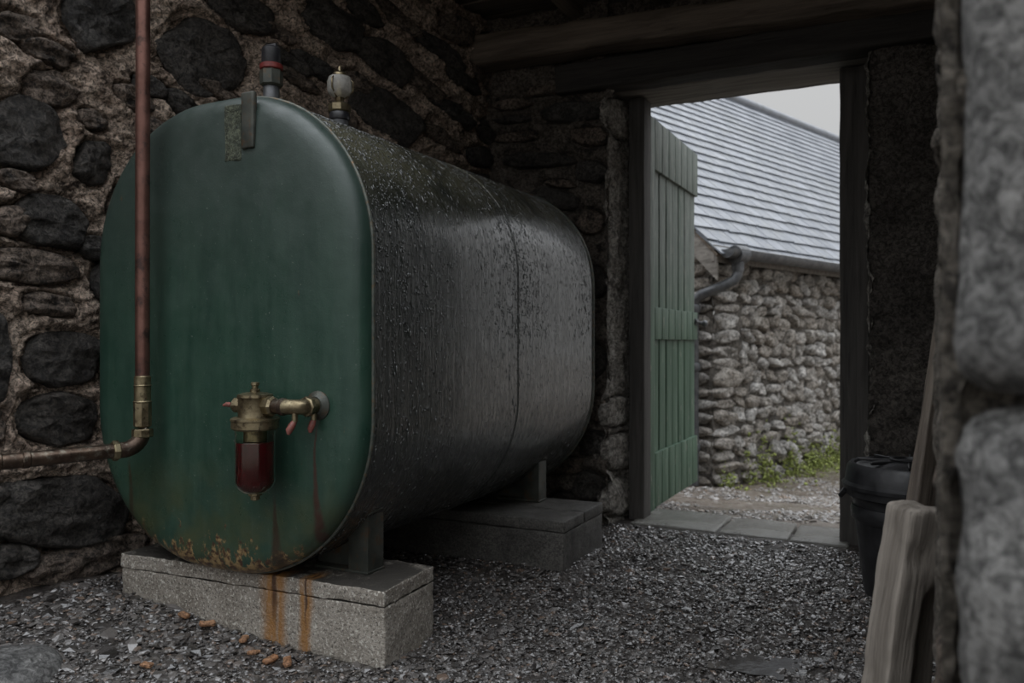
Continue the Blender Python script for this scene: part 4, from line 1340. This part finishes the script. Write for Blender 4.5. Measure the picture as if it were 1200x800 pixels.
# leaning plank
pb = P(1066, 690, 2.02)
ptop = P(1104, 430, 2.20)
def between(a, b, size, r, n, amp, sc, seed, roll, fn=None):
    a, b = Vector(a), Vector(b)
    d = b - a
    z = d.normalized()
    x = Vector((math.cos(roll), math.sin(roll), 0))
    y = z.cross(x).normalized()
    x = y.cross(z)
    rot = Matrix((x, y, z)).transposed()
    mb = MB().rbox((0, 0, 0), (size[0], size[1], d.length), r, None, n, amp, sc, seed, 3, fn)
    return mb, rot.to_euler(), (a + b) / 2
pbase = np.array(pb)
kdir = (ptop - pb) / (ptop[2] - pb[2])
pbase = pb - kdir * pb[2]
ptip = pb + kdir * (0.98 - pb[2])
mb, ro, mid = between(pbase, ptip, (0.085, 0.03), 0.005, (3, 2, 20), 0.004, 9, 14, YAW + 0.5)
o = link('plank', mb.mesh('plank', True, 50), M['plank_wood'], None, mid, ro)
tag(o, 'long dark weathered plank leaning behind the grey timber post by the bin', 'plank')
# squared grey timber post, hewn hollow down one side
pa, pz = P(1056, 880, 1.48), P(1090, 592, 1.46)
def hew(V):
    L = V[:, 2].max()
    u = (V[:, 2] / L + 1) / 2
    V = V.copy()
    x0 = V[:, 0].copy()
    V[:, 0] += (x0 < 0) * (-0.012 * np.sin(np.clip(u, 0, 1) * 3.1)) 
    xs = 0.07 - 0.085 * ss((0.98 - u) / 0.3)
    V[:, 1] += 0.06 * ss((x0 - xs) / 0.03) * np.clip(0.5 - V[:, 1] / 0.08, 0, 1)
    V[:, 2] += np.where(u > 0.9, -0.35 * np.maximum(x0 + 0.01, 0) * (V[:, 1] > 0) + 0.2 * np.minimum(x0 + 0.03, 0), 0)
    return V
kd = (pz - pa) / (pz[2] - pa[2])
pbase = pa - kd * pa[2]
mb, ro, mid = between(pbase, pz, (0.118, 0.08), 0.008, (22, 10, 40), 0.0025, 26, 15, YAW + 0.12, hew)
o = link('timber_post', mb.mesh('timber_post', True, 60), M['grey_wood'], None, mid, ro)
tag(o, 'thick pale weathered timber post standing in front of the black dustbin', 'post')

# ================================================================== loose stones, gravel, moss
rk = P(15, 812, 1.96)
V, F = rbox((0.26, 0.2, 0.14), 0.06, (14, 10, 8), 0.03, 6, 77, 4)
o = link('rock', mesh_np('rock', V, F), M['rock'], None, (rk[0] - 0.02, rk[1] - 0.02, 0.02), (0, 0, 0.5))
tag(o, 'large smooth grey rock on the gravel in the bottom left corner', 'rock')

def scatter(X, Y, Z, size, flat, tilt, seed):
    r = np.random.RandomState(seed)
    n = len(X)
    v = ICO[None] * (1 + r.uniform(-0.32, 0.32, (n, 12, 3)))
    sc = np.stack([size * r.uniform(0.8, 1.4, n), size * r.uniform(0.55, 1.0, n), size * flat * r.uniform(0.6, 1.4, n)], 1)
    v = v * sc[:, None]
    a = r.uniform(0, 2 * np.pi, n)
    tx = r.normal(0, tilt, n)
    ty = r.normal(0, tilt, n)
    ca, sa = np.cos(a), np.sin(a)
    x, y, z = v[..., 0], v[..., 1], v[..., 2]
    y, z = y * np.cos(tx)[:, None] - z * np.sin(tx)[:, None], y * np.sin(tx)[:, None] + z * np.cos(tx)[:, None]
    x, z = x * np.cos(ty)[:, None] + z * np.sin(ty)[:, None], -x * np.sin(ty)[:, None] + z * np.cos(ty)[:, None]
    x, y = x * ca[:, None] - y * sa[:, None], x * sa[:, None] + y * ca[:, None]
    V = np.stack([x + X[:, None], y + Y[:, None], z + Z[:, None]], -1).reshape(-1, 3)
    F = (ICF[None] + (np.arange(n) * 12)[:, None, None]).reshape(-1, 3)
    return V, F
PUD = np.array([-0.345, 2.226])
def puddle_r(ang):
    return 0.075 * (1 + 0.35 * np.sin(ang * 2 + 0.7) + 0.2 * np.sin(ang * 5 + 2) + 0.12 * np.sin(ang * 9))
r = np.random.RandomState(4)
n = 92000
d = 1.6 + 2.5 * r.uniform(0, 1, n) ** 1.25
lat = r.uniform(-0.72, 0.56, n) * d
X = FW[0] * d + RT[0] * lat
Y = FW[1] * d + RT[1] * lat
ok = (Y < 3.54) & (Y > 0.4) & (X > -2.38) & (X < 0.36)
ok &= ~((X > 0.04) & (Y < 1.4))
ok &= ~((np.abs(X + 1.72) < 0.465) & (np.abs(Y - 1.835) < 0.125)) & ~((np.abs(X + 1.69) < 0.54) & (np.abs(Y - 2.885) < 0.19))
dx, dy = X - PUD[0], Y - PUD[1]
pr = np.hypot(dx * 0.8, dy) / puddle_r(np.arctan2(dy, dx))
ok &= (pr > 1.0) | (r.uniform(0, 1, n) < 0.22)
X, Y = X[ok], Y[ok]
n = len(X)
size = 0.0048 + 0.0058 * r.uniform(0, 1, n) ** 2 + 0.010 * (r.uniform(0, 1, n) > 0.985)
leftish = ss((-1.2 - X) / 0.6) * ss((2.2 - Y) / 0.4)
size *= 1 + 0.6 * leftish * (r.uniform(0, 1, n) < 0.35)
Z = floor_z(X, Y) + size * 0.15 + 0.004 * r.uniform(-1, 1, n)
V, F = scatter(X, Y, Z, size, 0.40, 0.22, 9)
tag(link('gravel', mesh_np('gravel', V, F, False), M['gravel']), 'wet dark slate gravel covering the shed floor', 'gravel', None, 'stuff')
an = np.linspace(0, 2 * np.pi, 48, endpoint=False)
pz0 = float(floor_z(np.array([PUD[0]]), np.array([PUD[1]]))[0])
rr = puddle_r(an) * 1.25
V = np.concatenate([[[0, 0, 0]], np.stack([np.cos(an) * rr / 0.8, np.sin(an) * rr, np.zeros(48)], 1)])
F = [(0, 1 + k, 1 + (k + 1) % 48) for k in range(48)]
o = link('puddle', mesh_np('puddle', V, F), M['water'], None, (PUD[0], PUD[1], pz0 + 0.0075))
tag(o, 'small puddle reflecting the sky on the gravel at the bottom of the photo', 'puddle')

# ochre chips along the foot of the front plinth
chips = [(216, 736, 'ochre stone chip nearest the left end of the front plinth'), (243, 741, 'rounded ochre chip second from the left along the plinth foot'), (286, 752, 'small ochre chip just left of the rust run'),
         (297, 764, 'flat orange chip at the foot of the wide rust run'), (317, 770, 'orange chip right below the wide rust run'), (337, 772, 'broad orange chip between the two rust runs'), (172, 790, 'ochre chip out on the gravel, farthest of the chips from the plinth')]
for i, (px, py, lb) in enumerate(chips):
    rr_ = ray(px, py)
    dd = (CAMZ - 0.02) / ((py - 400) / FPX)
    p = P(px, py, dd)
    V, F = rbox((0.034 + 0.006 * (i % 3), 0.022, 0.012), 0.005, (3, 2, 1), 0.004, 40, 200 + i)
    o = link('stone_chip', mesh_np('stone_chip', V, F, False), M['ochre'], None, (p[0], p[1], float(floor_z(p[:1], p[1:2])[0]) + 0.014), (0.2 * (i % 2), 0.15, i * 1.1))
    tag(o, lb, 'stone', 'ochre chips along the plinth foot')

# pebbles and moss in the yard
n = 9000
r = np.random.RandomState(14)
X = r.uniform(-1.7, 1.0, n)
Y = 3.95 + 3.0 * r.uniform(0, 1, n)
tt = (X - CORN[0]) * ndir[0] + (Y - CORN[1]) * ndir[1]
tg = -((X - CORN[0]) * wdir[0] + (Y - CORN[1]) * wdir[1])
ok = ((tt > 0.03) | (tg > 0.03)) & (fbm(np.stack([X, Y, X * 0], -1), 2.0, 3, 3) > -0.25)
X, Y = X[ok], Y[ok]
size = 0.006 + 0.012 * r.uniform(0, 1, len(X)) ** 2
V, F = scatter(X, Y, yard_z(X, Y) + size * 0.2, size, 0.45, 0.25, 19)
tag(link('yard_gravel', mesh_np('yard_gravel', V, F, False), M['yard_pebble']), 'scattered wet pebbles on the muddy yard outside the door', 'pebbles', None, 'stuff')
pts = []
for t0, w, h, k in ((0.10, 0.06, 0.16, 90), (0.42, 0.05, 0.28, 90), (0.68, 0.07, 0.34, 260), (1.12, 0.11, 0.36, 330), (1.55, 0.16, 0.2, 420), (1.95, 0.18, 0.22, 420), (2.3, 0.08, 0.42, 150), (1.5, 0.5, 0.05, 260)):
    t = r.normal(t0, w * 0.6, k)
    nn = np.abs(r.normal(0, 0.05, k)) + 0.02
    nn[: k // 3] += np.abs(r.normal(0, 0.12, k // 3))
    z = np.abs(r.normal(0, h * 0.62, k)) * np.clip(1 - nn * 4, 0.1, 1)
    pts.append(np.stack([t, nn, z], 1))
pts = np.concatenate(pts)
X = CORN[0] + wdir[0] * pts[:, 0] + ndir[0] * pts[:, 1]
Y = CORN[1] + wdir[1] * pts[:, 0] + ndir[1] * pts[:, 1]
Z = yard_z(X, Y) + pts[:, 2]
V, F = scatter(X, Y, Z, 0.007 + 0.010 * r.uniform(0, 1, len(X)) ** 2, 0.5, 0.8, 23)
tag(link('moss', mesh_np('moss', V, F, True), M['moss']), 'bright yellow-green moss and weeds along the foot of the outbuilding wall', 'moss', None, 'stuff')
